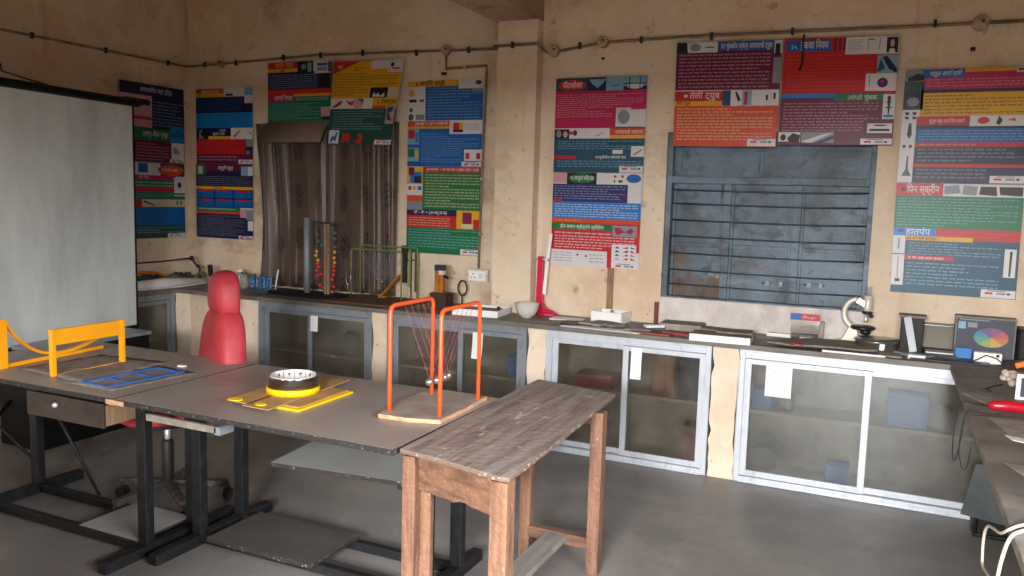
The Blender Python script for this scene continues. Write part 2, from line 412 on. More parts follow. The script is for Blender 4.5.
# ---------------- shuttered window
wn = bpy.data.objects.new('window_1', None); COL.objects.link(wn); wn.location = (0, 5.36, 1.0); wn['kind'] = 'structure'
PIV['window_1'] = Vector(wn.location); PART_ABS.add('window_1')
fr = MB()
fr.box(WX0+.001, WX0+.035, 5.30, 5.37, WZ0, WZ1, 'shutter_steel'); fr.box(WX1-.03, WX1, 5.30, 5.37, WZ0, WZ1, 'shutter_steel')
fr.box(WX0+.03, WX1-.025, 5.303, 5.367, 1.745, 1.79, 'shutter_steel'); fr.box(WX0+.03, WX1-.025, 5.303, 5.367, WZ0+.001, WZ0+.02, 'shutter_steel')
fr.box(WX0+.03, WX1-.025, 5.303, 5.367, WZ1-.04, WZ1-.001, 'shutter_steel')
part(fr, 'window_frame', wn, bevel=.003)
for x0, x1 in ((WX0+.035, -.985), (-.94, -.555), (-.515, WX1-.03)):
    p = MB(); p.box(x0+.012, x1-.012, 5.375, 5.385, WZ0+.02, 1.745, 'shutter_steel')
    p.box(x0, x0+.022, 5.36, 5.39, WZ0+.02, 1.745, 'shutter_steel'); p.box(x1-.022, x1, 5.36, 5.39, WZ0+.02, 1.745, 'shutter_steel')
    p.box(x0+.021, x1-.021, 5.363, 5.388, 1.713, 1.743, 'shutter_steel'); p.box(x0+.021, x1-.021, 5.363, 5.388, 1.335, 1.36, 'shutter_steel')
    if x0 < -1.2: p = MB(); p.box(x0+.012, x1-.012, 5.375, 5.385, WZ0+.02, 1.335, 'shutter_rust'); p.box(x0+.012, x1-.012, 5.375, 5.385, 1.335, 1.745, 'shutter_steel'); p.box(x0, x0+.022, 5.36, 5.39, WZ0+.02, 1.745, 'shutter_steel'); p.box(x1-.022, x1, 5.36, 5.39, WZ0+.02, 1.745, 'shutter_rust'); p.box(x0+.021, x1-.021, 5.363, 5.388, 1.713, 1.743, 'shutter_steel'); p.box(x0+.021, x1-.021, 5.363, 5.388, 1.335, 1.36, 'shutter_steel')
    part(p, 'shutter', wn, bevel=.002)
for x in (-.962, -.535):
    part(MB().box(x-.025, x+.025, 5.345, 5.38, WZ0+.02, 1.745, 'shutter_steel'), 'mullion', wn, bevel=.003)
p = MB(); p.box(WX0+.035, WX1-.03, 5.385, 5.395, 1.79, WZ1-.04, 'shutter_steel')
for x0, x1, z0, z1 in ((-1.28, -.78, 1.83, 1.93), (-.76, -.22, 1.83, 1.93), (-1.28, -.78, 1.95, 2.02), (-.76, -.22, 1.95, 2.02)):
    p.box(x0, x1, 5.372, 5.387, z0, z0+.008, 'shutter_steel'); p.box(x0, x1, 5.372, 5.387, z1-.008, z1, 'shutter_steel')
    p.box(x0, x0+.008, 5.372, 5.387, z0, z1, 'shutter_steel'); p.box(x1-.008, x1, 5.372, 5.387, z0, z1, 'shutter_steel')
part(p, 'transom_panel', wn)
for k, z in enumerate((1.085, 1.18, 1.29, 1.40, 1.505, 1.612, 1.70)):
    part(MB().tube([(WX0+.005, 5.325, z+.004), (-.95, 5.325, z), (-.5, 5.325, z-.002), (WX1-.004, 5.325, z+.006)], .0048, 'grille_steel', 6), 'grille_bar', wn)
for x0, x1, z in ((-.72, -.585, 1.13), (-.47, -.35, 1.135)):
    h = MB(); h.tube([(x0, 5.355, z), (x1, 5.352, z+.003)], .006, 'bolt_steel', 6); h.box(x0+.02, x0+.045, 5.345, 5.365, z-.014, z+.014, 'bolt_steel'); h.box(x1-.03, x1-.01, 5.345, 5.365, z-.014, z+.014, 'bolt_steel')
    part(h, 'bolt', wn)
part(MB().box(-1.01, -.99, 5.352, 5.368, 1.14, 1.165, 'paper_grey'), 'hasp', wn)

# ---------------- plaster piers between the cabinets (crumbled edges)
def pier(name, x0, x1, y0=FY, y1=5.2):
    random.seed(hash_(name)); m = MB(); n = 14; L = []; R_ = []
    for i in range(n+1):
        z = .785*i/n; j = .0 if i in (0,) else random.uniform(-.008, .012)
        L.append((x0+max(j, -.004), z)); R_.append((x1-max(random.uniform(-.008, .014), -.004), z))
    pts = L+R_[::-1]
    m.prism([(x, z) for x, z in pts], -y1, -y0, 'pier_plaster', mx=Matrix(((1,0,0,0),(0,0,-1,0),(0,1,0,0),(0,0,0,1))))
    return struct(m, name, bevel=.004)
def hash_(s): return sum(ord(c)*(i+3) for i, c in enumerate(s))
pier('trim_6', -5.2, -5.03); pier('trim_7', -4.495, -4.328); pier('trim_8', -3.298, -3.168); pier('trim_9', -2.09, -1.955); pier('trim_10', -.898, -.748)
struct(MB().box(-5.03, -4.495, 5.1, 5.14, 0, .785, 'pier_plaster'), 'trim_11')   # back of the open niche

# ---------------- worktop (L shaped stone slab)
m = MB()
m.prism([(XL+.004, YL-.004), (-2.545, YL-.004), (-2.545, 5.176), (-2.24, 5.176), (-2.24, YB-.004), (XR-.004, YB-.004), (XR-.004, 4.78), (-5.19, 4.78), (-5.19, 2.0), (XL+.004, 2.0)][::-1], .79, .82, 'worktop_stone')
single(m, 'worktop', 'dark grey stone worktop running along the left and back walls over the glazed cabinets', 'worktop', bevel=.003)

# ---------------- glazed cabinets
def cabinet(w, fr_, door_label, cat_loc, rz, label, shelf=True, dull=False, split=.5, xtra=None):
    """local frame: x along the front, y into the cabinet, z up; front frame at y=0"""
    al = 'aluminium_dull_shaded' if dull else 'aluminium'  # dull: same frames, with the shade on the left put into the colour
    root = thing('glazed_cabinet', label, 'cabinet', cat_loc, rz=rz, local=True, group=None)
    Z1 = .788; D = .36
    c = MB(); c.box(.012, w-.012, D, D+.015, .02, Z1-.02, 'carcass'); c.box(.012, .025, .045, D, .02, Z1-.02, 'carcass'); c.box(w-.025, w-.012, .045, D, .02, Z1-.02, 'carcass')
    c.box(.012, w-.012, .045, D, .004, .03, 'carcass')
    part(c, 'carcass', root)
    part(MB().box(.025, w-.025, .09, D, .40, .418, 'cabinet_shelf'), 'shelf', root)
    f = MB(); t = .034
    f.box(0, t, -.004, .05, .002, Z1, al); f.box(w-t, w, -.004, .05, .002, Z1, al); f.box(t, w-t, -.004, .05, Z1-.05, Z1, al); f.box(t, w-t, -.004, .05, .002, .036, al)
    f.box(t, w-t, -.012, .0, Z1-.012, Z1, al); f.box(t, w-t, -.014, 0, .002, .012, al)
    f.box(.0, .006, -.012, 0, .002, Z1, al); f.box(w-.006, w, -.012, 0, .002, Z1, al)
    part(f, 'cabinet_frame', root, bevel=.002)
    xm = w*split; e = .036
    for k, (a, b, y) in enumerate(((t, xm+.018, .004), (xm-.018, w-t, .026)) if fr_ == 0 else ((t, xm+.018, .026), (xm-.018, w-t, .004))):
        d = MB(); z0, z1 = .04, Z1-.054
        d.box(a, a+e, y, y+.018, z0, z1, al); d.box(b-e, b, y, y+.018, z0, z1, al); d.box(a+e, b-e, y, y+.018, z1-.03, z1, al); d.box(a+e, b-e, y, y+.018, z0, z0+.034, al)
        dr = part(d, 'sliding_door', root, bevel=.0015)
        part(MB().box(a+e-.004, b-e+.004, y+.008, y+.012, z0+.03, z1-.026, 'dusty_glass'), 'glass_pane', dr)
        hx = a+.010 if k == 0 else b-.022
        part(MB().box(hx, hx+.012, y-.006, y, .36, .46, al), 'pull_handle', dr)
    return root
cabinet(1.38, 0, '', (-.745, FY, 0), 0, 'rightmost white-framed glazed cabinet, a paper sheet taped to its left pane', split=.50)
cabinet(1.05, 1, '', (-1.955, FY, 0), 0, 'glazed aluminium cabinet behind the wooden table, left of the rightmost one', split=.5)
cabinet(1.07, 1, '', (-3.166, FY, 0), 0, 'shade-greyed glazed cabinet seen behind the orange pendulum stand', dull=True, split=.54)
cabinet(1.03, 1, '', (-4.328, FY, 0), 0, 'shade-greyed glazed cabinet just right of the red chair', dull=True, split=.46)
cabinet(1.3, 1, '', (-5.2, 3.5, 0), PI/2, 'shade-greyed glazed cabinet on the left wall beside the projector screen', dull=True, split=.5)

# things seen through the panes
def inside(mb, name, label, cat, group=None, **k): return single(mb, name, label, cat, group, **k)
inside(MB().box(.05, .26, 4.93, 5.1, .418, .60, 'carton_blue'), 'carton', 'blue carton behind the right pane of the rightmost cabinet', 'box', bevel=.004)
inside(MB().box(-.68, -.56, 4.95, 5.08, .418, .53, 'carton_blue'), 'carton', 'small blue carton behind the left pane of the rightmost cabinet', 'box', bevel=.004)
inside(MB().lathe([(.03, 0), (.035, .01), (.035, .1), (.015, .125), (.015, .15)], (-.48, 5.0, .418), 'bead_teal', 16), 'bottle', 'dim bottle beside the small blue carton in the rightmost cabinet', 'bottle')
inside(MB().lathe([(.02, 0), (.09, .02), (.10, .1), (.03, .14)], (-.62, 5.02, .03), 'glass_jar', 18), 'bottle', 'pale bulging bottle on the floor of the rightmost cabinet', 'bottle')
inside(MB().box(-.25, -.12, 4.95, 5.08, .03, .14, 'carton_blue'), 'carton', 'low blue carton at the bottom of the rightmost cabinet', 'box', bevel=.004)
inside(MB().lathe([(.06, 0), (.07, .02), (.075, .09), (.04, .12)], (.33, 5.03, .418), 'ceramic', 18), 'bowl', 'pale round pot right of the blue carton in the rightmost cabinet', 'pot')
inside(MB().box(-1.30, -1.15, 4.95, 5.1, .418, .70, 'ochre_wood'), 'wooden_box', 'brown box behind the right pane of the cabinet beyond the wooden table', 'box', bevel=.004)
inside(MB().box(-1.12, -.96, 4.93, 5.12, .418, .72, 'box_navy'), 'carton', 'dark carton next to the brown box in the cabinet beyond the wooden table', 'box', bevel=.004)
inside(MB().box(-1.8, -1.55, 4.93, 5.12, .418, .50, 'red_vinyl'), 'carton', 'flat reddish pack on the shelf behind the left pane, beyond the wooden table', 'box', bevel=.004)
inside(MB().box(-1.09, -.99, 4.93, 5.1, .03, .25, 'rust_book'), 'carton', 'reddish carton at the lower right of the cabinet beyond the wooden table', 'box', bevel=.004)
inside(MB().box(-2.30, -2.20, 4.95, 5.08, .418, .56, 'carton_blue'), 'carton', 'blue carton in the cabinet behind the orange pendulum stand', 'box', bevel=.004)
inside(MB().lathe([(.05, 0), (.06, .02), (.06, .14), (.02, .18)], (-3.62, 5.0, .418), 'glass_jar', 16), 'bottle', 'pale bottle in the cabinet right of the red chair', 'bottle')

# paper slips taped on the glass
def notice(x0, x1, z0, z1, y, label, curl=0, name='paper_notice'):
    m = MB(); n = 6; A = []
    for i in range(n+1):
        z = z1+(z0-z1)*i/n; yy = y - curl*(i/n)**2
        A += [(x0, yy, z), (x1, yy+.001, z), (x1, yy+.0022, z), (x0, yy+.0012, z)]
    k = m.pts(A)
    for i in range(n):
        a = k+4*i
        for p, q in ((0,1),(1,2),(2,3),(3,0)): m.face([a+p, a+q, a+4+q, a+4+p], 'white_paper')
    m.face([k, k+1, k+2, k+3], 'white_paper'); m.face([k+4*n+3, k+4*n+2, k+4*n+1, k+4*n], 'white_paper')
    for i in range(int((z1-z0)/.013)-1):
        z = z1-.016-i*.013; s0 = (z1-z)/(z1-z0); yy = y-curl*s0**2-.0008
        q = m.pts([(x0+.01, yy, z), (x1-.012-random.random()*.02, yy, z), (x1-.012, yy, z-.0012), (x0+.01, yy, z-.0012)]); m.face([q, q+3, q+2, q+1], 'pale_ink')
    return single(m, name, label, 'paper')
notice(-.594, -.45, .53, .72, 4.812, 'white sheet of paper taped to the left pane of the rightmost cabinet', .004)
notice(-1.393, -1.327, .535, .728, 4.808, 'narrow white paper slip hanging on the cabinet beyond the wooden table', .008)
notice(-2.49, -2.415, .545, .72, 4.808, 'curled white paper slip on the cabinet behind the orange pendulum stand', .02)
notice(-3.84, -3.775, .60, .715, 4.808, 'small white paper label on the cabinet right of the red chair', .003)

# ================================================================ POSTERS
COLS = dict(n='navy', b='blue', s='sky', r='red', m='magenta', M='maroon', g='green', G='dgreen', y='yellow', o='orange', p='purple', t='teal', w='white', e='grey', l='lblue', k='black', c='cream', i='pink', W='wine')
def poster(label, corners, items, group, name='wall_poster', bend=0, u1=1.0):
    """corners TL,TR,BR,BL in world; items: ('B',u0,v0,u1,v1,col[,layer]) block, ('E',...) ellipse, ('L',u0,v0,u1,v1,n,col) text lines,
       ('T',u,v,h,text,col) lettering, ('P',[(u,v)..],col) polygon"""
    TL, TR, BR, BL = [Vector(c) for c in corners]
    nrm = (TR-TL).cross(BL-TL).normalized()        # away from the wall? flipped below if needed
    ctr = (TL+TR+BR+BL)/4
    if nrm.dot(Vector((0, 0, 1.62))-ctr) < 0: nrm = -nrm
    m = MB()
    def pt(u, v, lay=0):
        p = (TL*(1-u)+TR*u)*(1-v)+(BL*(1-u)+BR*u)*v
        return p + nrm*(lay*.0005 + bend*math.sin(u*PI)*math.sin(v*PI))
    def patch(u0, v0, ua, va, c, lay):
        nu = max(1, int(abs(ua-u0)*8)) if bend else 1; nv = max(1, int(abs(va-v0)*8)) if bend else 1
        k = m.pts([pt(u0+(ua-u0)*i/nu, v0+(va-v0)*j/nv, lay) for j in range(nv+1) for i in range(nu+1)])
        for j in range(nv):
            for i in range(nu):
                a = k+j*(nu+1)+i; m.face([a, a+nu+1, a+nu+2, a+1], 'print_'+c if not c.startswith('!') else c[1:])
    # sheet with thickness
    N = 8; k = m.pts([pt(i/N, j/N, 0) for j in range(N+1) for i in range(N+1)]); k2 = m.pts([pt(i/N, j/N, -5) for j in range(N+1) for i in range(N+1)])
    for j in range(N):
        for i in range(N):
            a = k+j*(N+1)+i; m.face([a, a+N+1, a+N+2, a+1], 'print_white'); a = k2+j*(N+1)+i; m.face([a, a+1, a+N+2, a+N+1], 'print_white')
    rim = [i for i in range(N+1)]+[(j)*(N+1)+N for j in range(1, N+1)]+[N*(N+1)+i for i in range(N-1, -1, -1)]+[j*(N+1) for j in range(N-1, 0, -1)]
    for a, b in zip(rim, rim[1:]+rim[:1]): m.face([k+a, k+b, k2+b, k2+a], 'print_white')
    for it in items:
        T = it[0]
        if T == 'B': patch(it[1], it[2], min(it[3], u1), it[4], COLS[it[5]], it[6] if len(it) > 6 else 1)
        elif T == 'E':
            u0, v0, ua, va, c = it[1:6]; lay = it[6] if len(it) > 6 else 2
            q = m.pts([pt((u0+ua)/2+(ua-u0)/2*math.cos(t*PI/12), (v0+va)/2+(va-v0)/2*math.sin(t*PI/12), lay) for t in range(24)]); m.face(list(range(q, q+24)), 'print_'+COLS[c])
        elif T == 'P':
            lay = it[3] if len(it) > 3 else 2
            q = m.pts([pt(u, v, lay) for u, v in it[1]]); m.face(list(range(q, q+len(it[1]))), 'print_'+COLS[it[2]])
        elif T == 'L':
            u0, v0, ua, va, n, c = it[1:7]; h = (va-v0)/n; c = 'print_'+COLS[c]
            for i in range(n):
                v = v0+h*i+h*.25; u = u0; end = ua if random.random() < .75 else u0+(ua-u0)*random.uniform(.45, .95)
                while u < end:
                    wd = min(random.uniform(.02, .075), end-u)
                    if wd < .008: break
                    q = m.pts([pt(u, v, 3), pt(u+wd, v, 3), pt(u+wd, v+h*.13, 3), pt(u, v+h*.13, 3)]); m.face([q, q+3, q+2, q+1], c)
                    x = u+.003
                    while x < u+wd-.004:
                        hh = random.uniform(.3, .5)
                        q = m.pts([pt(x, v+h*.13, 3), pt(x+.004, v+h*.13, 3), pt(x+.004, v+h*hh, 3), pt(x, v+h*hh, 3)]); m.face([q, q+3, q+2, q+1], c)
                        x += random.uniform(.008, .013)
                    u += wd+.010
        elif T == 'T':
            u, v, h, txt, c = it[1:6]; lay = 4
            V, F = text_mesh(txt, 1, .012)
            wS = (TR-TL).length; hS = (BL-TL).length; mxx = it[6] if len(it) > 6 else None
            wd = max(p[0] for p in V)*h*hS/wS if V else 1
            sx = (mxx/wd if mxx and wd > mxx else 1)
            q = m.pts([pt(u+p[0]*h*hS/wS*sx, v-p[1]*h, lay) for p in V])
            for fc in F: m.face([q+a for a in fc], 'print_'+COLS[c])
        elif T == 'F':        # footer strip with tiny emblems
            u0, v0 = it[1], it[2]; patch(u0, v0, min(.995, u1), .995, 'white', 3)
            for a, b, c in ((.03, .09, 'red'), (.12, .19, 'grey'), (.20, .225, 'navy')):
                if u0+b < u1: patch(u0+a, v0+.022, u0+b, v0+.04, c, 4)
            patch(u0+.05, v0+.006, u0+.19, v0+.012, 'black', 4)
    # pivot at the base centre
    return single(m, name, label, 'poster', group)
GP = 'educational posters on the walls'
def rect(x0, x1, z0, z1, y=5.36, yb=None):
    yb = yb or y; return [(x0, y, z1), (x1, y, z1), (x1, yb, z0), (x0, yb, z0)]
# left wall pair
XW = XL+.02
def rectL(y0, y1, z0, z1): return [(XW, y0, z1), (XW, y1, z1), (XW, y1, z0), (XW, y0, z0)]
poster('navy and maroon poster on the left wall, upper of two beside the screen', rectL(4.67, 5.32, 1.832, 2.462), [
    ('B',0,0,1,.57,'n'), ('T',.3,.1,.075,'आरशातील वर्ग (िट्र)','w',.5), ('B',0,.15,.48,.56,'i',2), ('B',.05,.2,.42,.26,'k',3), ('E',.36,.2,.46,.28,'k',3), ('B',.0,.42,.47,.46,'r',3), ('L',.5,.2,.97,.54,8,'l'),
    ('B',0,.57,.77,.72,'g'), ('T',.33,.67,.09,'ताम्र-नील पृष्ठ','w',.4), ('B',.77,.52,1,.73,'s',2), ('P',[(.77,.62),(.9,.56),(1,.6),(1,.66),(.77,.66)],'b',3), ('B',0,.72,1,1,'M'), ('L',.22,.75,.75,.99,6,'i'),
    ('B',.78,.73,.99,.99,'w',2), ('P',[(.81,.8),(.85,.78),(.93,.88),(.81,.87)],'e',3), ('F',.75,.95)], GP)
poster('green and blue poster on the left wall, lower of two beside the projector screen', rectL(4.67, 5.315, 1.198, 1.83), [
    ('B',0,0,1,.175,'G'), ('B',0,.01,.6,.17,'w',2), ('B',.25,.02,.4,.14,'b',3), ('B',.1,.05,.18,.14,'e',3), ('E',.56,.02,.98,.17,'o',3), ('T',.62,.115,.06,'भिंगाचे अंतर','w',.3), ('B',0,.175,.85,.23,'m'), ('T',.25,.215,.05,'सोपे यंत्र','w'),
    ('B',0,.23,1,.485,'g'), ('L',.05,.25,.8,.33,2,'w'), ('B',0,.33,.85,.385,'r',2), ('L',.05,.4,.95,.47,3,'l'), ('B',.82,.19,1,.44,'w',3), ('E',.88,.25,.94,.33,'k',4), ('B',.82,.4,1,.42,'k',4),
    ('B',0,.485,.3,.585,'r'), ('B',.3,.485,1,.585,'c'), ('P',[(.33,.5),(.5,.56),(.48,.57),(.32,.52)],'k',3), ('B',.86,.5,.88,.56,'k',3), ('B',.92,.5,.94,.56,'k',3), ('B',0,.585,1,.83,'b'), ('B',.0,.6,.13,.7,'e',2), ('B',.0,.73,.13,.83,'w',2),
    ('L',.16,.6,.97,.8,6,'s'), ('B',0,.83,1,1,'G'), ('L',.05,.85,.97,.94,3,'l'), ('F',.7,.94)], GP)
poster('navy, blue and red poster left of the curtain, upper of two', rect(-5.51, -4.88, 1.838, 2.468), [
    ('B',0,0,.5,.06,'o'), ('T',.1,.055,.05,'पृष्ठभागाचा ताण','w',.38), ('B',0,.06,.5,.11,'y'), ('T',.03,.1,.035,'घनता','k'), ('B',.5,0,.86,.11,'w'), ('B',.53,.07,.66,.1,'k',2), ('B',.86,0,1,.2,'l',2), ('B',0,.11,1,.32,'n'), ('B',.86,.1,1,.2,'w',3),
    ('L',.04,.14,.82,.3,5,'b'), ('B',0,.32,1,.52,'s'), ('L',.03,.34,.97,.51,5,'b'), ('B',0,.52,.22,.67,'k'), ('P',[(.06,.55),(.12,.54),(.07,.6),(.14,.66),(.04,.66)],'e'), ('B',.22,.52,.62,.63,'n'), ('T',.42,.57,.045,'जडत्व','w'), ('T',.3,.615,.05,'घूर्णन चाक','w',.3),
    ('B',.22,.63,.62,.67,'y'), ('B',.62,.52,1,.67,'w'), ('P',[(.66,.63),(.78,.55),(.79,.56),(.68,.65)],'r'), ('P',[(.9,.55),(.98,.6),(.97,.62)],'r'), ('B',0,.67,.87,.87,'r'), ('L',.03,.69,.83,.86,6,'o'), ('B',.87,.67,1,.87,'n'), ('B',.88,.67,1,.77,'e',2), ('E',.88,.82,.95,.87,'e'),
    ('B',0,.87,1,1,'M'), ('L',.03,.89,.72,.97,2,'i'), ('F',.75,.94)], GP)
poster('navy and blue poster with a six-box table left of the curtain, lower of two', rect(-5.52, -4.883, 1.203, 1.836), [
    ('B',0,0,1,.1,'M'), ('T',.4,.07,.06,'बर्नूली सूत्र','w',.3), ('B',0,.01,.17,.15,'g',2), ('B',.04,.03,.12,.13,'c',3), ('B',0,.1,1,.3,'n'), ('B',.8,.03,1,.15,'l',3), ('B',.92,.03,1,.15,'w',4), ('L',.03,.16,.97,.29,5,'e'),
    ('B',0,.3,1,.34,'y'), ('T',.32,.33,.035,'दैनंदिन वापर','k'), ('B',0,.34,1,.58,'n')]+
    [('B',.01+.33*i,.35+.12*j,.32+.33*i,.455+.12*j,'b',2) for i in range(3) for j in range(2)]+[('E',.04+.33*i,.345+.12*j,.28+.33*i,.375+.12*j,'r',3) for i in range(3) for j in range(2)]+
    [('B',0,.58,.78,.635,'g'), ('L',.03,.59,.75,.625,1,'w'), ('B',0,.635,.78,.67,'o'), ('B',0,.67,1,1,'n'), ('L',.03,.69,.86,.97,11,'e'), ('B',.78,.59,.88,.71,'i',2), ('B',.88,.6,1,.74,'e',2), ('B',.91,.75,1,.88,'w',2), ('F',.75,.95)], GP)
# poster with the folded lower part over the curtain
po = poster('navy, red and green poster over the curtain, its lower part folded forward', rect(-4.695, -4.066, 2.185, 2.652, 5.335), [
    ('B',0,0,.48,.11,'r'), ('T',.12,.09,.11,'जटिल घड्या','y',.3), ('B',0,.11,.48,.17,'y'), ('T',.2,.16,.05,'घडणी','k'), ('B',0,.17,1,.46,'n'), ('B',.48,0,.73,.21,'k',2), ('E',.54,.05,.62,.14,'e',3), ('B',.64,.03,.7,.18,'l',3), ('B',.75,0,1,.21,'w',2), ('B',.79,.04,.95,.09,'b',3), ('B',.79,.11,.95,.17,'e',3), ('B',.96,.02,1,.19,'M',3),
    ('B',.84,.22,1,.44,'k',2), ('L',.03,.21,.8,.45,7,'l'), ('B',0,.46,1,.55,'r'), ('L',.1,.48,.8,.53,1,'o'), ('B',.4,.54,1,.585,'y',2), ('B',0,.55,.42,.67,'m',3), ('T',.1,.645,.11,'आणि गंमत','w',.3), ('B',0,.585,1,1,'g'), ('L',.45,.6,.97,.66,2,'w'), ('L',.03,.69,.82,.98,8,'l'),
    ('B',.85,.77,1,.93,'i',2), ('B',.87,.93,1,.98,'k',2)], GP)
fl = MB(); n = 6; A = []
for i in range(n+1):
    t = i/n; y = 5.335-.11*t-.015*math.sin(t*PI); z = 2.184-.175*t+.01*math.sin(t*PI); sh = .02*t
    A += [(-4.695-sh, y, z), (-4.066-sh, y, z), (-4.066-sh, y+.004, z-.002), (-4.695-sh, y+.004, z-.002)]
k = fl.pts(A)
for i in range(n):
    for p, q in ((0,1),(1,2),(2,3),(3,0)): fl.face([k+4*i+p, k+4*i+q, k+4*i+4+q, k+4*i+4+p], 'sail_brown', True)
fl.face([k+4*n+i for i in range(4)], 'sail_brown')
q = fl.pts([(-4.22, 5.2375, 2.03), (-4.1, 5.2375, 2.03), (-4.1, 5.2215, 2.006), (-4.25, 5.2215, 2.006)])
fo = fl.build('folded_flap', po, off=-Vector(po.location)); fo['label'] = 'plain brown back of the folded sheet'
poster('yellow and dark green poster with bird shapes, hanging over the curtain', [(-4.03, 5.33, 2.632), (-3.393, 5.33, 2.626), (-3.475, 5.29, 1.99), (-4.06, 5.29, 1.998)], [
    ('B',0,0,1,.445,'y'), ('P',[(0,0),(.4,0),(0,.15)],'r',2), ('T',.06,.085,.05,'घडी','w'), ('B',.55,0,.8,.1,'w',2), ('B',.8,0,1,.145,'w',2), ('E',.83,.03,.88,.08,'k',3), ('B',.86,.09,.96,.11,'r',3), ('L',.3,.07,.52,.13,2,'k'), ('L',.03,.14,.95,.3,5,'k'), ('L',.03,.3,.55,.42,4,'k'),
    ('B',.58,.32,.84,.44,'k',2), ('P',[(.62,.43),(.64,.37),(.67,.41),(.7,.38),(.74,.42),(.79,.38),(.8,.43)],'w',3), ('B',.84,.32,1,.44,'c',2), ('B',0,.445,1,.57,'w'), ('P',[(.02,.55),(.1,.5),(.18,.46),(.16,.52),(.1,.55),(.05,.56)],'r',3), ('P',[(.22,.46),(.3,.49),(.36,.47),(.34,.54),(.28,.52)],'r',3),
    ('B',.36,.45,.5,.56,'i',3), ('P',[(.38,.45),(.5,.45),(.5,.5)],'g',4), ('P',[(.4,.56),(.5,.5),(.5,.56)],'y',4), ('B',.5,.445,.64,.57,'w',3), ('B',.64,.445,1,.57,'y',2), ('T',.7,.52,.08,'२ टेनग्राम','k',.28), ('B',.64,.535,.84,.57,'o',3), ('B',0,.57,1,1,'G'), ('L',.05,.59,.82,.83,8,'l'),
    ('B',.86,.53,.98,.75,'i',2), ('P',[(.87,.56),(.96,.54),(.95,.6),(.9,.62),(.96,.72),(.88,.7)],'t',3), ('B',.01,.83,.17,.99,'w',2), ('P',[(.03,.95),(.06,.9),(.1,.91),(.13,.85),(.15,.86),(.12,.97),(.08,.94),(.06,.99)],'b',3),
    ('P',[(.21,.85),(.27,.87),(.33,.86),(.36,.92),(.32,.98),(.29,.94),(.24,.98),(.2,.97),(.24,.91)],'r',3), ('P',[(.46,.89),(.52,.86),(.54,.9),(.55,.98),(.47,.99),(.40,.96),(.5,.94)],'r',3), ('F',.74,.94)], GP)
poster('blue poster with a yellow heading beside the curtain, upper of two', rect(-3.37, -2.737, 1.836, 2.464), [
    ('B',0,0,.7,.065,'y'), ('T',.1,.058,.075,'६ गणिती कोडी','k',.4), ('B',.68,0,1,.1,'w',2), ('B',.86,.1,1,.14,'e',3), ('E',.9,.01,.98,.06,'G',3), ('B',0,.065,.24,.46,'w'), ('E',.01,.1,.09,.18,'y',2), ('B',.02,.21,.12,.245,'navy'[0],2), ('B',.16,.21,.22,.24,'m',2), ('E',.02,.31,.07,.36,'g',2), ('E',.01,.38,.08,.46,'g',2), ('B',.11,.39,.23,.45,'e',2),
    ('B',.24,.065,1,.46,'b'), ('L',.27,.08,.66,.11,1,'l'), ('L',.27,.11,.97,.45,10,'l'), ('B',0,.465,.57,.53,'o'), ('T',.1,.517,.06,'(अ+ब)² = अ²+२अब+ब²','w',.45), ('B',0,.53,.57,.555,'y'), ('B',.57,.465,1,.62,'w',2), ('B',.62,.49,.7,.57,'r',3), ('B',.7,.49,.75,.57,'y',3), ('B',.62,.57,.7,.6,'p',3), ('B',.7,.57,.75,.6,'n',3), ('L',.77,.5,.96,.58,4,'e'),
    ('B',0,.555,1,1,'b'), ('B',0,.56,.16,.74,'l',2), ('B',.01,.57,.1,.67,'r',3), ('B',.11,.6,.15,.72,'s',3), ('B',0,.78,.16,.94,'l',2), ('B',.01,.79,.1,.89,'g',3), ('B',.11,.82,.15,.9,'y',3), ('L',.19,.6,.53,.64,2,'l'), ('L',.19,.64,.96,.78,5,'l'), ('L',.19,.78,.74,.96,7,'l'),
    ('B',.77,.8,1,.93,'w',2), ('B',.79,.84,.84,.91,'r',3), ('B',.93,.84,.98,.91,'m',3), ('F',.74,.94)], GP)
poster('green and red poster with algebra, lower of two beside the curtain', rect(-3.368, -2.731, 1.184, 1.834), [
    ('B',0,0,.22,.06,'y'), ('B',.22,0,1,.06,'r'), ('T',.26,.048,.05,'(अ+ब+क)² = अ²+ब²+क²+२अब+२बक+२अक','w',.7), ('B',0,.06,1,.49,'g'), ('B',0,.0,.215,.2,'y',2), ('B',.02,.01,.1,.1,'M',3), ('B',.1,.06,.2,.11,'s',3), ('B',.1,.11,.2,.19,'n',3), ('B',.04,.1,.1,.19,'s',3), ('B',0,.2,.215,.33,'w',2), ('B',.02,.225,.06,.27,'r',3), ('B',.08,.225,.12,.27,'y',3), ('B',.15,.225,.2,.27,'b',3),
    ('B',0,.33,.215,.4,'o',2), ('B',0,.4,.215,.5,'e',2), ('L',.25,.08,.97,.47,12,'c'), ('B',0,.49,.68,.56,'n'), ('T',.1,.543,.055,'अ² - ब² = (अ+ब)(अ-ब)','w',.45), ('B',0,.56,.68,.7,'r'), ('L',.03,.58,.6,.69,4,'c'), ('B',.68,.49,1,.7,'y'), ('B',.76,.51,.88,.64,'W',2), ('B',.9,.59,1,.7,'r',2), ('B',.74,.64,.9,.69,'c',2),
    ('B',0,.7,1,1,'g'), ('L',.03,.715,.97,.94,7,'l'), ('F',.74,.93)], GP)
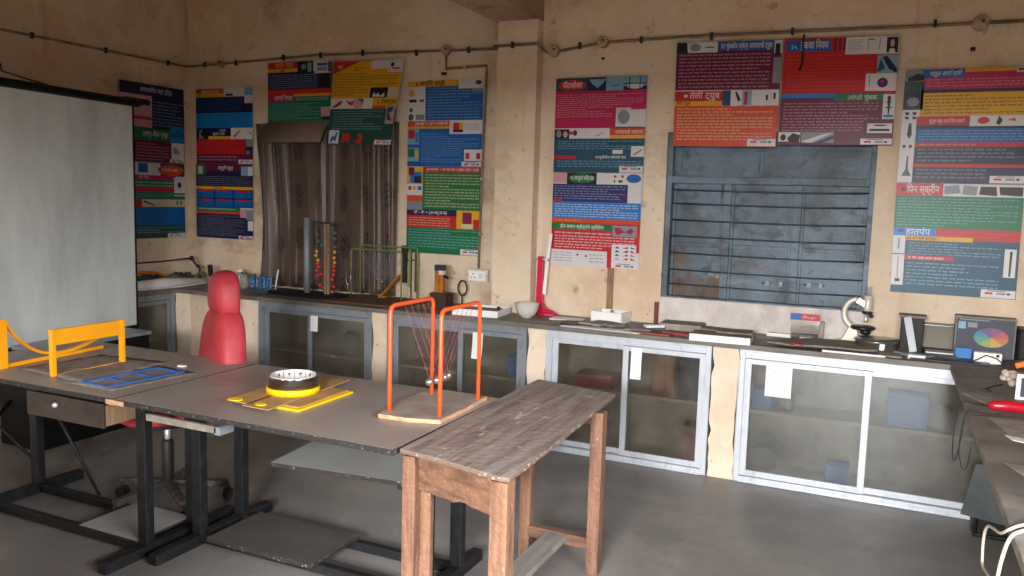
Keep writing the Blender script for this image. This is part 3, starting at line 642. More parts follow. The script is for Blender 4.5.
poster('magenta and teal poster with an oval heading right of the pier, upper of two', rect(-2.132, -1.498, 1.804, 2.43, 5.26), [
    ('B',0,0,.36,.14,'G'), ('E',.03,.02,.34,.13,'r'), ('T',.08,.105,.085,'पॅराबोला','w',.22), ('B',.36,0,.56,.14,'n'), ('P',[(.37,.02),(.56,.02),(.53,.06),(.47,.11),(.41,.07)],'l',3), ('B',.56,0,.75,.14,'l'), ('P',[(.58,.04),(.62,.09),(.66,.1),(.7,.09),(.73,.04),(.7,.08),(.66,.09),(.62,.08)],'b',3), ('B',.75,0,1,.14,'l'), ('P',[(.75,.14),(.75,.1),(1,.1),(1,.14)],'n',3), ('E',.79,.07,.96,.13,'w',4), ('B',.81,.01,.82,.13,'n',5), ('B',.92,.01,.93,.13,'n',5), ('B',.75,.07,1,.08,'n',5),
    ('B',0,.14,1,.53,'m'), ('L',.02,.17,.97,.3,6,'i'), ('L',.02,.3,.64,.42,5,'i'), ('B',.68,.32,.84,.35,'w',2), ('B',.68,.34,1,.53,'w',2), ('E',.7,.345,.83,.49,'e',3), ('B',0,.54,.17,.64,'k'), ('E',.02,.55,.08,.63,'e'), ('E',.1,.56,.15,.63,'i'), ('B',.17,.54,.62,.64,'w'), ('E',.21,.55,.26,.61,'M'), ('E',.17,.56,.21,.6,'r'), ('P',[(.47,.61),(.55,.57),(.56,.575),(.48,.62)],'e'), ('B',.62,.52,1,.605,'o',2), ('T',.68,.59,.055,'अनंताकडे जाताना','w',.3), ('B',.62,.605,1,.64,'y',2),
    ('B',0,.64,1,1,'t'), ('L',.04,.66,.97,.76,4,'l'), ('B',.66,.76,.77,.8,'w',2), ('B',.86,.72,1,.83,'w',2), ('P',[(.88,.81),(.97,.75),(.98,.76),(.89,.82)],'r',3), ('B',0,.82,.25,.855,'r',2), ('T',.47,.85,.04,'आकृतीतील कोनाचे माप','w'), ('L',.04,.87,.97,.95,3,'l'), ('F',.74,.925)], GP)
poster('purple, blue and red poster with coloured triangles right of the pier, lower of two', rect(-2.13, -1.503, 1.171, 1.802, 5.26), [
    ('B',0,0,1,.12,'w'), ('B',0,0,.16,.11,'i',2), ('B',.16,0,.5,.12,'k',2), ('E',.18,.01,.48,.11,'g',3), ('T',.2,.075,.055,'२५ तात्पुरते चित्र छंद','w',.27), ('E',.69,.02,.72,.05,'r'), ('E',.77,.02,.8,.05,'r'), ('E',.69,.07,.71,.1,'g'), ('E',.74,.07,.79,.1,'g'), ('E',.83,.01,.99,.1,'b',3), ('B',0,.12,1,.31,'p'), ('B',.85,.12,1,.31,'w',2), ('L',.02,.135,.82,.29,6,'l'), ('B',0,.29,.12,.32,'r',3),
    ('B',0,.31,1,.49,'s'), ('L',.03,.33,.97,.48,6,'w'), ('B',0,.49,1,.545,'o'), ('L',.03,.5,.35,.535,1,'y'), ('B',0,.54,1,.83,'r'), ('B',0,.545,.7,.61,'g',2), ('T',.1,.597,.055,'दोन समान क्षेत्रांचे त्रिकोण','w',.5), ('B',.7,.55,.97,.665,'e',2), ('P',[(.72,.57),(.78,.57),(.84,.62),(.9,.57),(.94,.6),(.9,.64),(.84,.61),(.76,.65),(.73,.62)],'m',3), ('L',.04,.63,.68,.67,1,'w'), ('L',.04,.67,.95,.82,5,'w'),
    ('B',0,.83,1,1,'w'), ('B',.65,.8,.7,1,'r',2), ('B',.7,.75,.97,.94,'w',2)]+[('P',[(.73+.09*(i % 3),.79+.04*(i//3)),(.79+.09*(i % 3),.79+.04*(i//3)),(.76+.09*((i*2) % 3)*.33+.09*(i % 3)*.67,.765+.04*(i//3))],'bmgtkrgoelmr'[i],3) for i in range(12)]+
    [('L',.03,.85,.25,.97,4,'e'), ('E',.3,.87,.325,.89,'n'), ('E',.4,.88,.425,.9,'n'), ('L',.45,.86,.62,.97,3,'e'), ('F',.72,.945)], GP)
poster('purple and orange poster hanging over the shuttered window top', [(-1.312, 5.245, 2.622), (-.672, 5.245, 2.607), (-.672, 5.225, 1.972), (-1.302, 5.225, 1.978)], [
    ('B',0,0,1,.46,'M'), ('B',0,0,.11,.1,'k',2), ('B',.1,.0,.4,.1,'w',2), ('E',.13,.015,.24,.085,'e',3), ('B',.28,.045,.37,.055,'k',3), ('B',.4,0,.93,.085,'b',2), ('T',.43,.067,.07,'३१ चुंबकीय क्षेत्र आरपारची ट्यूब','w',.48), ('B',.93,0,1,.41,'M',2), ('B',.93,0,1,.12,'w',3), ('B',.94,.03,.985,.14,'k',4), ('B',.93,.16,1,.4,'e',3), ('L',.03,.11,.9,.45,10,'i'),
    ('B',0,.47,.47,.565,'r'), ('T',.15,.54,.085,'तेली ट्यूब','w',.3), ('E',.09,.5,.13,.53,'w'), ('B',0,.565,.47,.61,'y'), ('T',.02,.6,.04,'तेली ट्यूब','k'), ('B',.47,.46,1,.615,'w'), ('B',.47,.465,.55,.61,'t',2), ('B',.56,.465,.65,.61,'w',2), ('P',[(.59,.48),(.61,.48),(.65,.56),(.62,.57)],'k',3), ('B',.66,.465,.75,.61,'l',2), ('B',.68,.48,.71,.6,'r',3), ('B',.88,.51,.9,.56,'k',3), ('B',.95,.49,.97,.55,'k',3),
    ('B',0,.61,1,1,'o'), ('L',.03,.63,.96,.95,11,'c'), ('F',.73,.925)], GP, bend=.004)
poster('red and purple poster with a small portrait hanging over the shuttered window', [(-.66, 5.245, 2.612), (-.037, 5.245, 2.597), (-.03, 5.225, 1.982), (-.66, 5.225, 1.985)], [
    ('B',0,0,1,.53,'r'), ('B',.02,.02,.42,.125,'b',2), ('T',.06,.1,.055,'३५','w'), ('T',.15,.1,.1,'हुकचा िनयम','w',.25), ('B',.45,0,.47,.13,'M',2), ('B',.49,0,.51,.12,'M',2), ('B',.53,0,.55,.12,'M',2), ('B',.55,0,1,.16,'w',2), ('L',.57,.02,.7,.14,6,'e'), ('B',.74,.02,.745,.13,'k',3), ('B',.84,.02,.845,.12,'k',3), ('B',.74,.02,.8,.03,'k',3), ('B',.9,.01,.995,.15,'k',3), ('E',.93,.03,.965,.1,'i',4), ('P',[(.92,.15),(.93,.115),(.965,.115),(.975,.15)],'w',4),
    ('B',.83,.17,1,.34,'l',2), ('P',[(.83,.33),(.86,.2),(.9,.3)],'t',3), ('P',[(.87,.19),(.91,.18),(1,.3),(1,.34),(.93,.3)],'n',3), ('B',.74,.34,1,.5,'w',3), ('E',.84,.38,.93,.47,'pink'[0],4), ('E',.87,.4,.9,.43,'r',5), ('B',.77,.36,.775,.46,'k',4), ('L',.04,.15,.52,.22,2,'o'), ('L',.04,.22,.8,.34,4,'o'), ('L',.04,.34,.72,.5,5,'o'),
    ('B',0,.52,1,1,'M'), ('B',0,.52,.5,.56,'s',2), ('B',.48,.525,.9,.59,'g',2), ('T',.6,.58,.06,'तरंगते चुंबक','w',.25), ('B',.9,.53,1,.76,'w',2), ('P',[(.935,.56),(.95,.54),(.965,.56),(.955,.72),(.945,.72)],'k',3), ('B',.925,.6,.975,.61,'k',3), ('B',.92,.65,.98,.66,'k',3), ('B',.91,.72,.99,.745,'s',3),
    ('L',.03,.6,.87,.8,7,'i'), ('L',.03,.8,.74,.88,3,'i'), ('B',.78,.8,.99,.89,'w',2), ('E',.83,.81,.95,.825,'k',3), ('B',.8,.85,.97,.87,'k',3), ('B',0,.88,.2,.97,'w',2), ('E',.02,.9,.07,.96,'k',3), ('P',[(.08,.94),(.13,.89),(.2,.91),(.19,.97),(.1,.97)],'k',3), ('B',.21,.88,.5,.98,'e',2), ('P',[(.21,.97),(.4,.9),(.5,.88),(.3,.98)],'w',3), ('P',[(.33,.98),(.5,.91),(.5,.94),(.4,.98)],'n',3), ('F',.73,.94)], GP, bend=.004)
poster('magenta, yellow and blue poster on the right, upper of the rightmost two', rect(.01, .645, 1.772, 2.404, 5.26), [
    ('B',0,0,.16,.1,'e'), ('P',[(.02,.07),(.1,.03),(.16,.05),(.15,.09),(.03,.1)],'k',2), ('P',[(0,.09),(.1,.1),(.16,.08),(.16,.1)],'o',2), ('B',0,.1,.16,.19,'G'), ('B',0,.19,.16,.35,'n'), ('E',.03,.24,.13,.32,'grey'[-1] if 0 else 'e',2), ('B',0,.35,.13,.44,'w'), ('P',[(.02,.37),(.05,.37),(.06,.39),(.03,.4)],'k',2), ('P',[(.08,.37),(.11,.37),(.12,.39),(.09,.4)],'k',2), ('P',[(.02,.41),(.05,.41),(.06,.43),(.03,.435)],'k',2), ('P',[(.08,.41),(.11,.41),(.12,.43),(.09,.435)],'k',2),
    ('B',0,.45,.12,.63,'w'), ('P',[(.06,.47),(.08,.47),(.09,.57),(.07,.61),(.05,.57)],'k',2), ('B',0,.64,.12,.7,'w'), ('E',.02,.66,.05,.69,'k',2), ('E',.07,.66,.1,.69,'k',2), ('B',0,.7,.12,.98,'w'), ('P',[(.065,.76),(.075,.76),(.08,.88),(.11,.94),(.03,.94),(.06,.88)],'G',2),
    ('B',.14,.0,.47,.075,'b',2), ('T',.2,.055,.055,'वर्तुळ आणि स्थिर','w',.25), ('B',.47,0,1,.03,'y',2), ('B',.14,.03,1,.175,'m'), ('L',.18,.08,.94,.16,3,'i'), ('B',.14,.175,1,.205,'n'), ('B',.86,.0,1,.045,'w',3), ('B',.87,.01,.99,.03,'k',4), ('B',.14,.205,1,.41,'y'), ('L',.17,.22,.97,.4,6,'k'),
    ('B',.12,.41,.54,.49,'r',2), ('T',.22,.467,.045,'गुरुत्व मध्य आणि तोल साधणे','w',.28), ('B',.12,.49,1,.52,'n'), ('B',.54,.41,1,.5,'w',2), ('E',.6,.42,.69,.48,'r',3), ('P',[(.76,.41),(.79,.45),(.77,.49),(.74,.48)],'k',3), ('P',[(.82,.45),(.88,.43),(.89,.46)],'o',3), ('B',.12,.52,1,.64,'b'), ('L',.15,.53,.97,.63,4,'l'),
    ('B',.12,.64,1,.68,'r'), ('L',.16,.65,.6,.675,1,'i'), ('B',.12,.68,1,1,'n'), ('L',.15,.69,.97,.82,4,'e'), ('B',.13,.83,1,.86,'r',2), ('L',.15,.87,.7,.97,3,'e'), ('F',.73,.93)], GP)
poster('green and blue poster on the right, lower of the rightmost two', [(.008, 5.26, 1.768), (.645, 5.26, 1.768), (.652, 5.26, 1.137), (.02, 5.26, 1.137)], [
    ('B',0,0,.38,.11,'r'), ('E',.04,.035,.08,.07,'n'), ('T',.09,.085,.095,'िपन स्क्रीन','w',.26), ('B',.38,0,1,.11,'w'), ('P',[(.39,.02),(.5,.01),(.52,.08),(.39,.095)],'e'), ('P',[(.54,.01),(.65,.02),(.64,.1),(.53,.09)],'e'), ('P',[(.67,.02),(.79,.02),(.8,.1),(.66,.09)],'k'), ('P',[(.81,.02),(.99,.02),(.99,.1),(.82,.09)],'k'), ('B',0,.11,1,.4,'g'), ('L',.02,.125,.97,.34,8,'l'), ('L',.02,.34,.6,.39,2,'l'),
    ('B',0,.4,.34,.475,'s',2), ('T',.1,.463,.08,'हातपंप','w',.22), ('B',.04,.42,.08,.44,'n',3), ('B',.34,.4,1,.5,'r'), ('L',.36,.42,.95,.48,2,'o'), ('B',.08,.475,.64,.515,'y',2), ('T',.1,.507,.032,'साधे पंप कसे चालतात ?','k'), ('B',0,.5,1,1,'t'), ('B',0,.475,.1,.64,'w',3), ('B',.04,.5,.055,.6,'e',4), ('B',0,.65,.1,.93,'w',3), ('B',.045,.67,.055,.86,'e',4), ('B',.03,.87,.07,.9,'k',4), ('B',.89,.56,.98,.81,'w',2), ('P',[(.93,.58),(.95,.58),(.945,.8),(.93,.8)],'k',3),
    ('L',.13,.53,.86,.65,5,'l'), ('B',.1,.65,.5,.69,'r',2), ('T',.13,.683,.032,'हा पंप असा तयार करतात','w'), ('L',.12,.71,.86,.93,7,'l'), ('F',.73,.925)], GP)

# ---------------- curtains
def curtain(name, x0, x1, folds, label, ph, taper):
    m = MB(); nx, nz = 90, 30; z0, z1 = .835, 2.17
    k = len(m.v); P = []; uv = []
    for j in range(nz+1):
        t = j/nz; z = z0+(z1-z0)*t
        for i in range(nx+1):
            s = i/nx; xx = x0+(x1-x0)*s
            xx += taper*(.035*math.sin(t*3.6+.4) - .02)*(1-s)
            a = .010+.006*math.sin(s*7+ph)
            y = 5.345 + a*math.sin(s*folds*2*PI+ph+.5*math.sin(t*4+s*5)) + .007*math.sin(s*folds*4.7+t*3)
            xx += .008*math.sin(s*folds*4*PI+t*2)
            P.append((xx, y, z)); uv.append((s*(x1-x0)*6.2, (z-z0)*3.3))
    m.pts(P)
    for j in range(nz):
        for i in range(nx):
            a = j*(nx+1)+i; m.face([a, a+1, a+nx+2, a+nx+1], 'curtain_brocade', True)
    c = Vector(((x0+x1)/2, 5.32, z0))
    me = bpy.data.meshes.new(name); me.from_pydata([Vector(p)-c for p in m.v], [], m.f); me.materials.append(MATS['curtain_brocade'])
    me.polygons.foreach_set('use_smooth', [True]*len(me.polygons))
    ul = me.uv_layers.new(name='UVMap')
    for lp in me.loops: ul.data[lp.index].uv = uv[lp.vertex_index]
    o = bpy.data.objects.new(name, me); COL.objects.link(o); o.location = c
    md = o.modifiers.new('thickness', 'SOLIDIFY'); md.thickness = .002
    return tag(o, label, 'curtain')
curtain('curtain', -4.80, -4.10, 5, 'brown brocade curtain at the left half of the window, behind the tube stand', .3, 1)
curtain('curtain', -4.14, -3.455, 5, 'brown brocade curtain at the right half of the window, behind the green rod frame', 2.0, 0)
# ================================================================ CONDUITS
def saddle_y(y, x, z, p, ax='x'):
    m = MB()
    if ax == 'x': m.box(x-.008, x+.008, y-.022, y+.004, z-.021, z+.021, 'saddle')
    elif ax == 'y': m.box(y-.004, y+.022, x-.008, x+.008, z-.021, z+.021, 'saddle')
    return part(m, 'saddle', p, bevel=.003)
def jbox(x, y, z, p, r=.036):
    m = MB().lathe([(r, .012), (r, -.022), (r*.9, -.028)], (x, y, z), 'jbox', 20, axis='y'); m.lathe([(.008, -.028), (.006, -.034)], (x+.01, y, z+.008), 'saddle', 8, axis='y')
    return part(m, 'junction_box', p)
yl, yr = 5.362, 5.264
cd = thing('wiring_conduit', 'thin brown wiring conduit running along the tops of the left and back walls', 'conduit', (-3.0, yl, 2.67))
part(MB().tube([(XL+.018, 1.6, 2.66), (XL+.018, 4.0, 2.665), (XL+.018, 5.34, 2.665), (-5.59, yl, 2.665), (-5.22, yl, 2.672), (-4.2, yl, 2.70), (-3.05, yl, 2.678), (-2.56, yl, 2.668)], .0095, 'conduit_pvc', 8), 'pipe', cd)
part(MB().tube([(-2.575, 5.19, 2.648), (-2.56, 5.166, 2.65), (-2.275, 5.166, 2.65), (-2.235, 5.166, 2.65), (-2.225, 5.24, 2.618), (-2.2, yr, 2.605), (-2.13, yr, 2.612), (-1.81, yr, 2.655), (-1.3, yr, 2.66), (-.6, yr, 2.655), (0, yr, 2.648), (.99, yr, 2.643)], .0095, 'conduit_pvc', 8), 'pipe', cd)
for x in (-5.4, -5.05, -4.55, -4.18, -3.78, -3.3, -2.86): saddle_y(yl, x, 2.672 if x < -5 or x > -3.5 else 2.694, cd)
for x in (-1.97, -1.55, -1.1, -.62, .14): saddle_y(yr, x, 2.64 if x < -1.9 else 2.656, cd)
saddle_y(5.166, -2.42, 2.65, cd)
for y in (2.6, 3.3, 3.95, 4.55, 5.15): saddle_y(XL+.018, y, 2.664, cd, 'y')
jbox(-5.22, yl, 2.672, cd, .03); jbox(-3.05, yl, 2.678, cd); jbox(-2.157, yr, 2.615, cd, .04); jbox(-1.81, yr, 2.656, cd, .038); jbox(.365, yr, 2.645, cd, .042)
cd = thing('wiring_conduit', 'wiring conduit dropping beside the pier down to the white switchboard', 'conduit', (-2.72, yl, 1.1))
part(MB().tube([(-3.05, yl, 2.64), (-3.05, yl, 2.548), (-2.9, yl, 2.552), (-2.715, yl, 2.556), (-2.715, yl, 2.5), (-2.735, yl, 1.6), (-2.742, yl, 1.095)], .0095, 'conduit_pvc', 8), 'pipe', cd)
for x, z in ((-2.89, 2.552),): part(MB().box(x-.012, x+.012, yl-.018, yl+.004, z-.014, z+.014, 'jbox'), 'saddle', cd, bevel=.003)
for z in (2.28, 1.75, 1.35): part(MB().box(-2.742, -2.712, yl-.016, yl+.004, z-.009, z+.009, 'jbox'), 'saddle', cd, bevel=.003)
m = MB(); m.box(-2.822, -2.652, 5.335, 5.379, .996, 1.09, 'switch_white')
sb = thing('switchboard', 'white switchboard with a socket on the wall beside the pier', 'switchboard', (-2.737, 5.379, .996))
part(m, 'box', sb, bevel=.004)
m = MB(); m.box(-2.805, -2.67, 5.330, 5.336, 1.008, 1.078, 'thermocol'); part(m, 'cover_plate', sb, bevel=.002)
m = MB()
for x, z in ((-2.77, 1.055), (-2.785, 1.03), (-2.755, 1.03)): m.lathe([(.005, 0), (.005, -.003)], (x, 5.330, z), 'ink', 8, axis='y')
part(m, 'socket', sb); part(MB().box(-2.72, -2.69, 5.322, 5.331, 1.025, 1.062, 'switch_white'), 'rocker_switch', sb, bevel=.003)
part(MB().lathe([(.004, 0), (.004, -.003)], (-2.812, 5.334, 1.043), 'ink', 8, axis='y'), 'screw', sb); part(MB().lathe([(.004, 0), (.004, -.003)], (-2.662, 5.334, 1.043), 'ink', 8, axis='y'), 'screw', sb)
# nail with a strip of black tape above the red poster, small dark nail blocks
single(MB().tube([(-.55, 5.222, 2.63), (-.553, 5.224, 2.55), (-.55, 5.23, 2.47), (-.565, 5.228, 2.42)], .006, 'black_rubber', 6), 'tape_strip', 'black strip hanging over the heading of the red and purple poster', 'strip')
single(MB().box(-3.09, -3.05, 5.36, 5.38, 2.505, 2.525, 'saddle'), 'nail_block', 'small dark nail block above the yellow-headed blue poster', 'nail', bevel=.003)
single(MB().box(.325, .35, 5.262, 5.28, 2.5, 2.52, 'saddle'), 'nail_block', 'small dark nail in the wall below the rightmost junction box', 'nail', bevel=.004)
single(MB().box(-1.82, -1.80, 5.265, 5.28, 2.545, 2.56, 'saddle'), 'nail_block', 'small dark nail in the wall above the magenta and teal poster', 'nail', bevel=.004)

# ================================================================ PROJECTOR SCREEN
sc_o = Vector((-4.945, 4.215, 0)); sd = Vector((.114, -.993, 0)).normalized(); sn = Vector((sd.y, -sd.x, 0))*-1     # along the screen, towards the camera side; normal
def sp_(s, n, z): return sc_o+sd*s+sn*n+Vector((0, 0, z))
scr = thing('projector_screen', 'large grey-white projector screen with a black top tube at the left edge', 'projector screen', tuple(sp_(.9, 0, .55)))
def sbox(m, s0, s1, n0, n1, z0, z1, mat, dz=0):
    P = [sp_(s, n_, z+(dz*s)) for z in (z0, z1) for s, n_ in ((s0, n0), (s1, n0), (s1, n1), (s0, n1))]
    n = m.pts(P)
    for q in ((3,2,1,0),(4,5,6,7),(0,1,5,4),(1,2,6,5),(2,3,7,6),(3,0,4,7)): m.face([n+i for i in q], mat)
    return m
part(sbox(MB(), .0, 1.95, -.002, .002, .62, 2.19, 'screen_fabric', .0), 'screen_sheet', scr)
part(sbox(MB(), -.018, .0, -.003, .003, .62, 2.19, 'black_plastic'), 'black_border', scr)
m = MB(); m.tube([sp_(-.06, 0, 2.215), sp_(2.0, 0, 2.215)], .028, 'black_plastic', 12); m.tube([sp_(-.12, 0, 2.222), sp_(-.06, 0, 2.215)], .014, 'black_plastic', 10); part(m, 'top_tube', scr)
part(sbox(MB(), -.01, 1.96, -.012, .012, .585, .625, 'black_plastic'), 'bottom_bar', scr, bevel=.004)
m = MB(); m.tube([(XL+.01, 3.70, 2.41), (XL+.05, 3.70, 2.43), (XL+.05, 3.705, 2.38), (-5.3, 3.6, 2.33), sp_(.7, 0, 2.24)], .006, 'dark_metal', 6); part(m, 'hanging_hook', scr)
m = MB(); m.tube([sp_(1.0, -.03, .62), sp_(1.0, -.03, .06)], .015, 'black_plastic', 8); m.tube([sp_(1.0, -.03, 2.2), sp_(1.0, -.03, .6)], .012, 'black_plastic', 8)
for a in (0, 2.09, 4.19): m.tube([sp_(1.0, -.03, .3), sp_(1.0+.35*math.cos(a), -.03+.3*math.sin(a), .012)], .011, 'black_plastic', 8)
part(m, 'tripod', scr)
# black equipment case on the floor under the screen
cs = thing('equipment_case', 'black case with a grey metal rim behind the left table, under the screen', 'case', (-4.78, 3.62, 0))
part(MB().box(-4.97, -4.6, 3.2, 4.03, .0, .612, 'black_plastic'), 'case_body', cs, bevel=.01)
part(MB().box(-4.98, -4.59, 3.19, 4.04, .612, .635, 'aluminium_dull_shaded'), 'lid_rim', cs, bevel=.004)

# ================================================================ BLACK LAB TABLES
def lab_table(label, x0, x1, yfoot, legs, footy, kx):
    t = thing('lab_table', label, 'table', ((x0+x1)/2, 2.73, 0), group=None)
    part(MB().box(x0, x1, 2.315, 3.155, .727, .75, 'board_edge', mt='table_laminate'), 'tabletop', t, bevel=.0015)
    fr = MB()
    for y in (2.50, 3.0): fr.box(x0+.03, x1-.03, y-.015, y+.015, .69, .727, 'black_steel')
    for x in (x0+.05, x1-.05): fr.box(x-.015, x+.015, 2.50, 3.0, .69, .727, 'black_steel')
    part(fr, 'top_frame', t)
    fl, frt = kx
    for xx in (fl, frt):
        part(MB().box(xx-.025, xx+.025, footy[0], footy[1], .0, .05, 'black_steel'), 'foot_rail', t, bevel=.003)
        for y in legs: part(MB().box(xx-.027, xx+.027, y-.022, y+.022, .05, .70, 'black_steel'), 'leg', t, bevel=.003)
    for y in legs: part(MB().box(fl, frt, y-.018, y+.018, .012, .052, 'black_steel'), 'stretcher', t, bevel=.002)
    return t
lt = lab_table('left grey-topped black steel lab table carrying the yellow frames', -4.12, -2.868, 0, (2.50, 2.77), (2.27, 3.02), (-4.0, -2.90))
rt_ = lab_table('grey-topped black steel lab table carrying the zoetrope and the orange pendulum', -2.855, -1.497, 0, (2.70, 2.965), (2.43, 3.16), (-2.785, -1.585))
# left table: drawer, diagonal braces, lower board
d = part(MB().box(-3.47, -2.98, 2.36, 2.375, .592, .70, 'drawer_dark'), 'drawer', lt, bevel=.003)
part(MB().box(-3.46, -2.99, 2.375, 2.75, .60, .61, 'brown_board'), 'drawer_bottom', d)
part(MB().box(-2.995, -2.98, 2.375, 2.75, .60, .69, 'tan_post'), 'drawer_side', d)
part(MB().box(-3.47, -3.455, 2.375, 2.75, .60, .69, 'brown_board'), 'drawer_side', d)
part(MB().sphere((-3.27, 2.352, .66), .012, 'bright_metal', 12), 'drawer_knob', d)
part(MB().box(-2.90, -2.80, 2.31, 2.35, .726, .745, 'ply_edge'), 'wooden_packing', lt)
part(MB().tube([(-4.0, 2.78, .62), (-3.55, 2.78, .06)], .008, 'black_steel', 6), 'brace', lt)
part(MB().tube([(-4.0, 2.78, .14), (-4.6, 2.78, .45)], .008, 'black_steel', 6), 'brace', lt)
single(MB().box(-3.30, -2.93, 2.47, 2.79, .0535, .066, 'board_edge', mt='shelf_laminate'), 'loose_board', 'grey board with a bright sheen lying on the floor rails of the left table', 'board', bevel=.001)
single(MB().box(-2.68, -2.10, 2.63, 2.98, .0535, .072, 'board_edge', mt='low_board'), 'loose_board', 'dark grey board lying on the floor rails of the zoetrope table', 'board', bevel=.001)
# right table: bracket rail under the top, raised shelf
part(MB().box(-2.71, -2.33, 2.345, 2.362, .672, .700, 'dust_grey'), 'drawer_runner', rt_, bevel=.002)
part(MB().box(-2.34, -2.31, 2.345, 2.42, .668, .700, 'aluminium_dull_shaded'), 'runner_bracket', rt_)
sh = MB(); Rm = Matrix.Translation((-1.98, 2.77, 0)) @ Matrix.Rotation(.11, 4, 'Z')
sh.box(-.31, .36, -.15, .19, .482, .50, 'board_edge', mt='shelf_laminate', mx=Rm)
part(sh, 'middle_shelf', rt_, bevel=.001)
part(MB().box(-1.70, -1.62, 2.665, 2.69, .462, .482, 'black_steel'), 'shelf_bracket', rt_)
part(MB().box(-2.33, -1.62, 2.95, 2.975, .46, .482, 'black_steel'), 'shelf_bracket', rt_)

# ================================================================ WOODEN TABLE
wt = thing('wooden_table', 'worn brown teak table with a scuffed grey top standing in front', 'table', (-1.27, 2.9, 0))
pts = [(-1.482, 2.335), (-1.505, 3.6), (-1.068, 3.515), (-1.0, 2.28)]
pts = [(-1.483, 2.335), (-1.30, 2.305), (-1.06, 2.245), (-1.025, 2.25), (-1.034, 2.6), (-1.062, 3.18), (-1.078, 3.505), (-1.3, 3.555), (-1.503, 3.60), (-1.498, 3.1), (-1.49, 2.7)]
part(MB().prism(pts, .734, .7505, 'worn_edge', mt='worn_table_top'), 'tabletop', wt, bevel=.004)
def leg(x0, x1, y0, y1, z1=.724, tap=.0):
    m = MB(); P = [(x0+tap, y0+tap, 0), (x1-tap, y0+tap, 0), (x1-tap, y1-tap, 0), (x0+tap, y1-tap, 0), (x0, y0, z1), (x1, y0, z1), (x1, y1, z1), (x0, y1, z1)]
    n = m.pts(P)
    for q in ((3,2,1,0),(4,5,6,7),(0,1,5,4),(1,2,6,5),(2,3,7,6),(3,0,4,7)): m.face([n+i for i in q], 'worn_teak')
    return part(m, 'leg', wt, bevel=.004)
leg(-1.478, -1.428, 2.345, 2.41); leg(-1.10, -1.038, 2.265, 2.33); leg(-1.44, -1.385, 3.27, 3.325, tap=.002); leg(-1.105, -1.048, 3.24, 3.30, tap=.002)
# front apron with a chipped lower edge
random.seed(5)
low = [(-1.428+.33*i/12, .60+(-.0 if i < 6 else .0)+random.uniform(-.0025, .0025)+(.008 if i in (7, 8) else 0)) for i in range(13)]
ap = MB(); ol = [(-1.428, .722), (-1.428, low[0][1])]+low[1:]+[(-1.098, .722)]
th = math.atan2(-.08, .33)
mxp = Matrix.Translation((-1.428, 2.37, 0)) @ Matrix.Rotation(th, 4, 'Z') @ Matrix(((1,0,0,0),(0,0,-1,0),(0,1,0,0),(0,0,0,1)))
ap.prism([(x+1.428, z) for x, z in ol], -.025, 0, 'worn_teak_rail', mx=mxp); part(ap, 'apron', wt, bevel=.003)
part(MB().box(-1.385, -1.105, 3.275, 3.295, .66, .722, 'worn_teak_rail'), 'apron', wt, bevel=.003)
part(MB().box(-1.427, -1.385, 2.385, 2.41, .0, .60, 'worn_teak'), 'inner_batten', wt, bevel=.003)
part(MB().box(-1.455, -1.437, 2.41, 3.27, .655, .722, 'worn_teak_rail'), 'side_rail', wt, bevel=.003)
part(MB().box(-1.385, -1.105, 3.262, 3.30, .105, .155, 'worn_teak_rail'), 'stretcher', wt, bevel=.003)
part(MB().box(-1.30, -1.20, 2.34, 3.27, .125, .15, 'grey_plank'), 'foot_plank', wt, bevel=.003)
part(MB().box(-1.428, -1.10, 2.35, 2.385, .105, .152, 'worn_teak_rail'), 'stretcher', wt, bevel=.003)

# ================================================================ YELLOW APPARATUS
br = thing('yellow_bridge', 'yellow metal bridge frame standing on paper on the left table', 'frame', (-3.42, 2.64, .75))
part(MB().box(-3.428, -3.412, 2.45, 2.835, .893, .966, 'yellow_paint'), 'top_panel', br, bevel=.0015)
part(MB().box(-3.432, -3.408, 2.447, 2.467, .751, .968, 'yellow_paint'), 'upright', br, bevel=.0015)
part(MB().box(-3.432, -3.408, 2.817, 2.837, .751, .968, 'yellow_paint'), 'upright', br, bevel=.0015)
part(MB().box(-3.428, -3.420, 2.467, 2.817, .751, .757, 'yellow_paint'), 'base_strip', br)
cv = thing('yellow_curve_track', 'yellow curved track on a tall post at the left edge of the table', 'track', (-3.76, 2.7, .75))
part(MB().box(-3.775, -3.745, 2.425, 2.465, .75, .985, 'yellow_paint'), 'post', cv, bevel=.0015)
part(MB().bar((-3.76, 2.46, .76), (-3.775, 3.0, .768), .014, .018, 'yellow_paint'), 'base_bar', cv, bevel=.001)
C_ = [(2.462, .972), (2.485, .93), (2.515, .89), (2.55, .855), (2.59, .822), (2.64, .797), (2.70, .784), (2.76, .782), (2.82, .788), (2.88, .80), (2.95, .822), (3.0, .84)]
m = MB(); n = m.pts([(-3.76+dx, y, z+dz) for y, z in C_ for dx, dz in ((-.012, -.007), (.012, -.007), (.012, .007), (-.012, .007))])
for i in range(len(C_)-1):
    for p, q in ((0,1),(1,2),(2,3),(3,0)): m.face([n+4*i+p, n+4*i+q, n+4*i+4+q, n+4*i+4+p], 'yellow_paint')
m.face([n, n+1, n+2, n+3], 'yellow_paint'); e = n+4*(len(C_)-1); m.face([e+3, e+2, e+1, e], 'yellow_paint'); part(m, 'curved_track', cv)
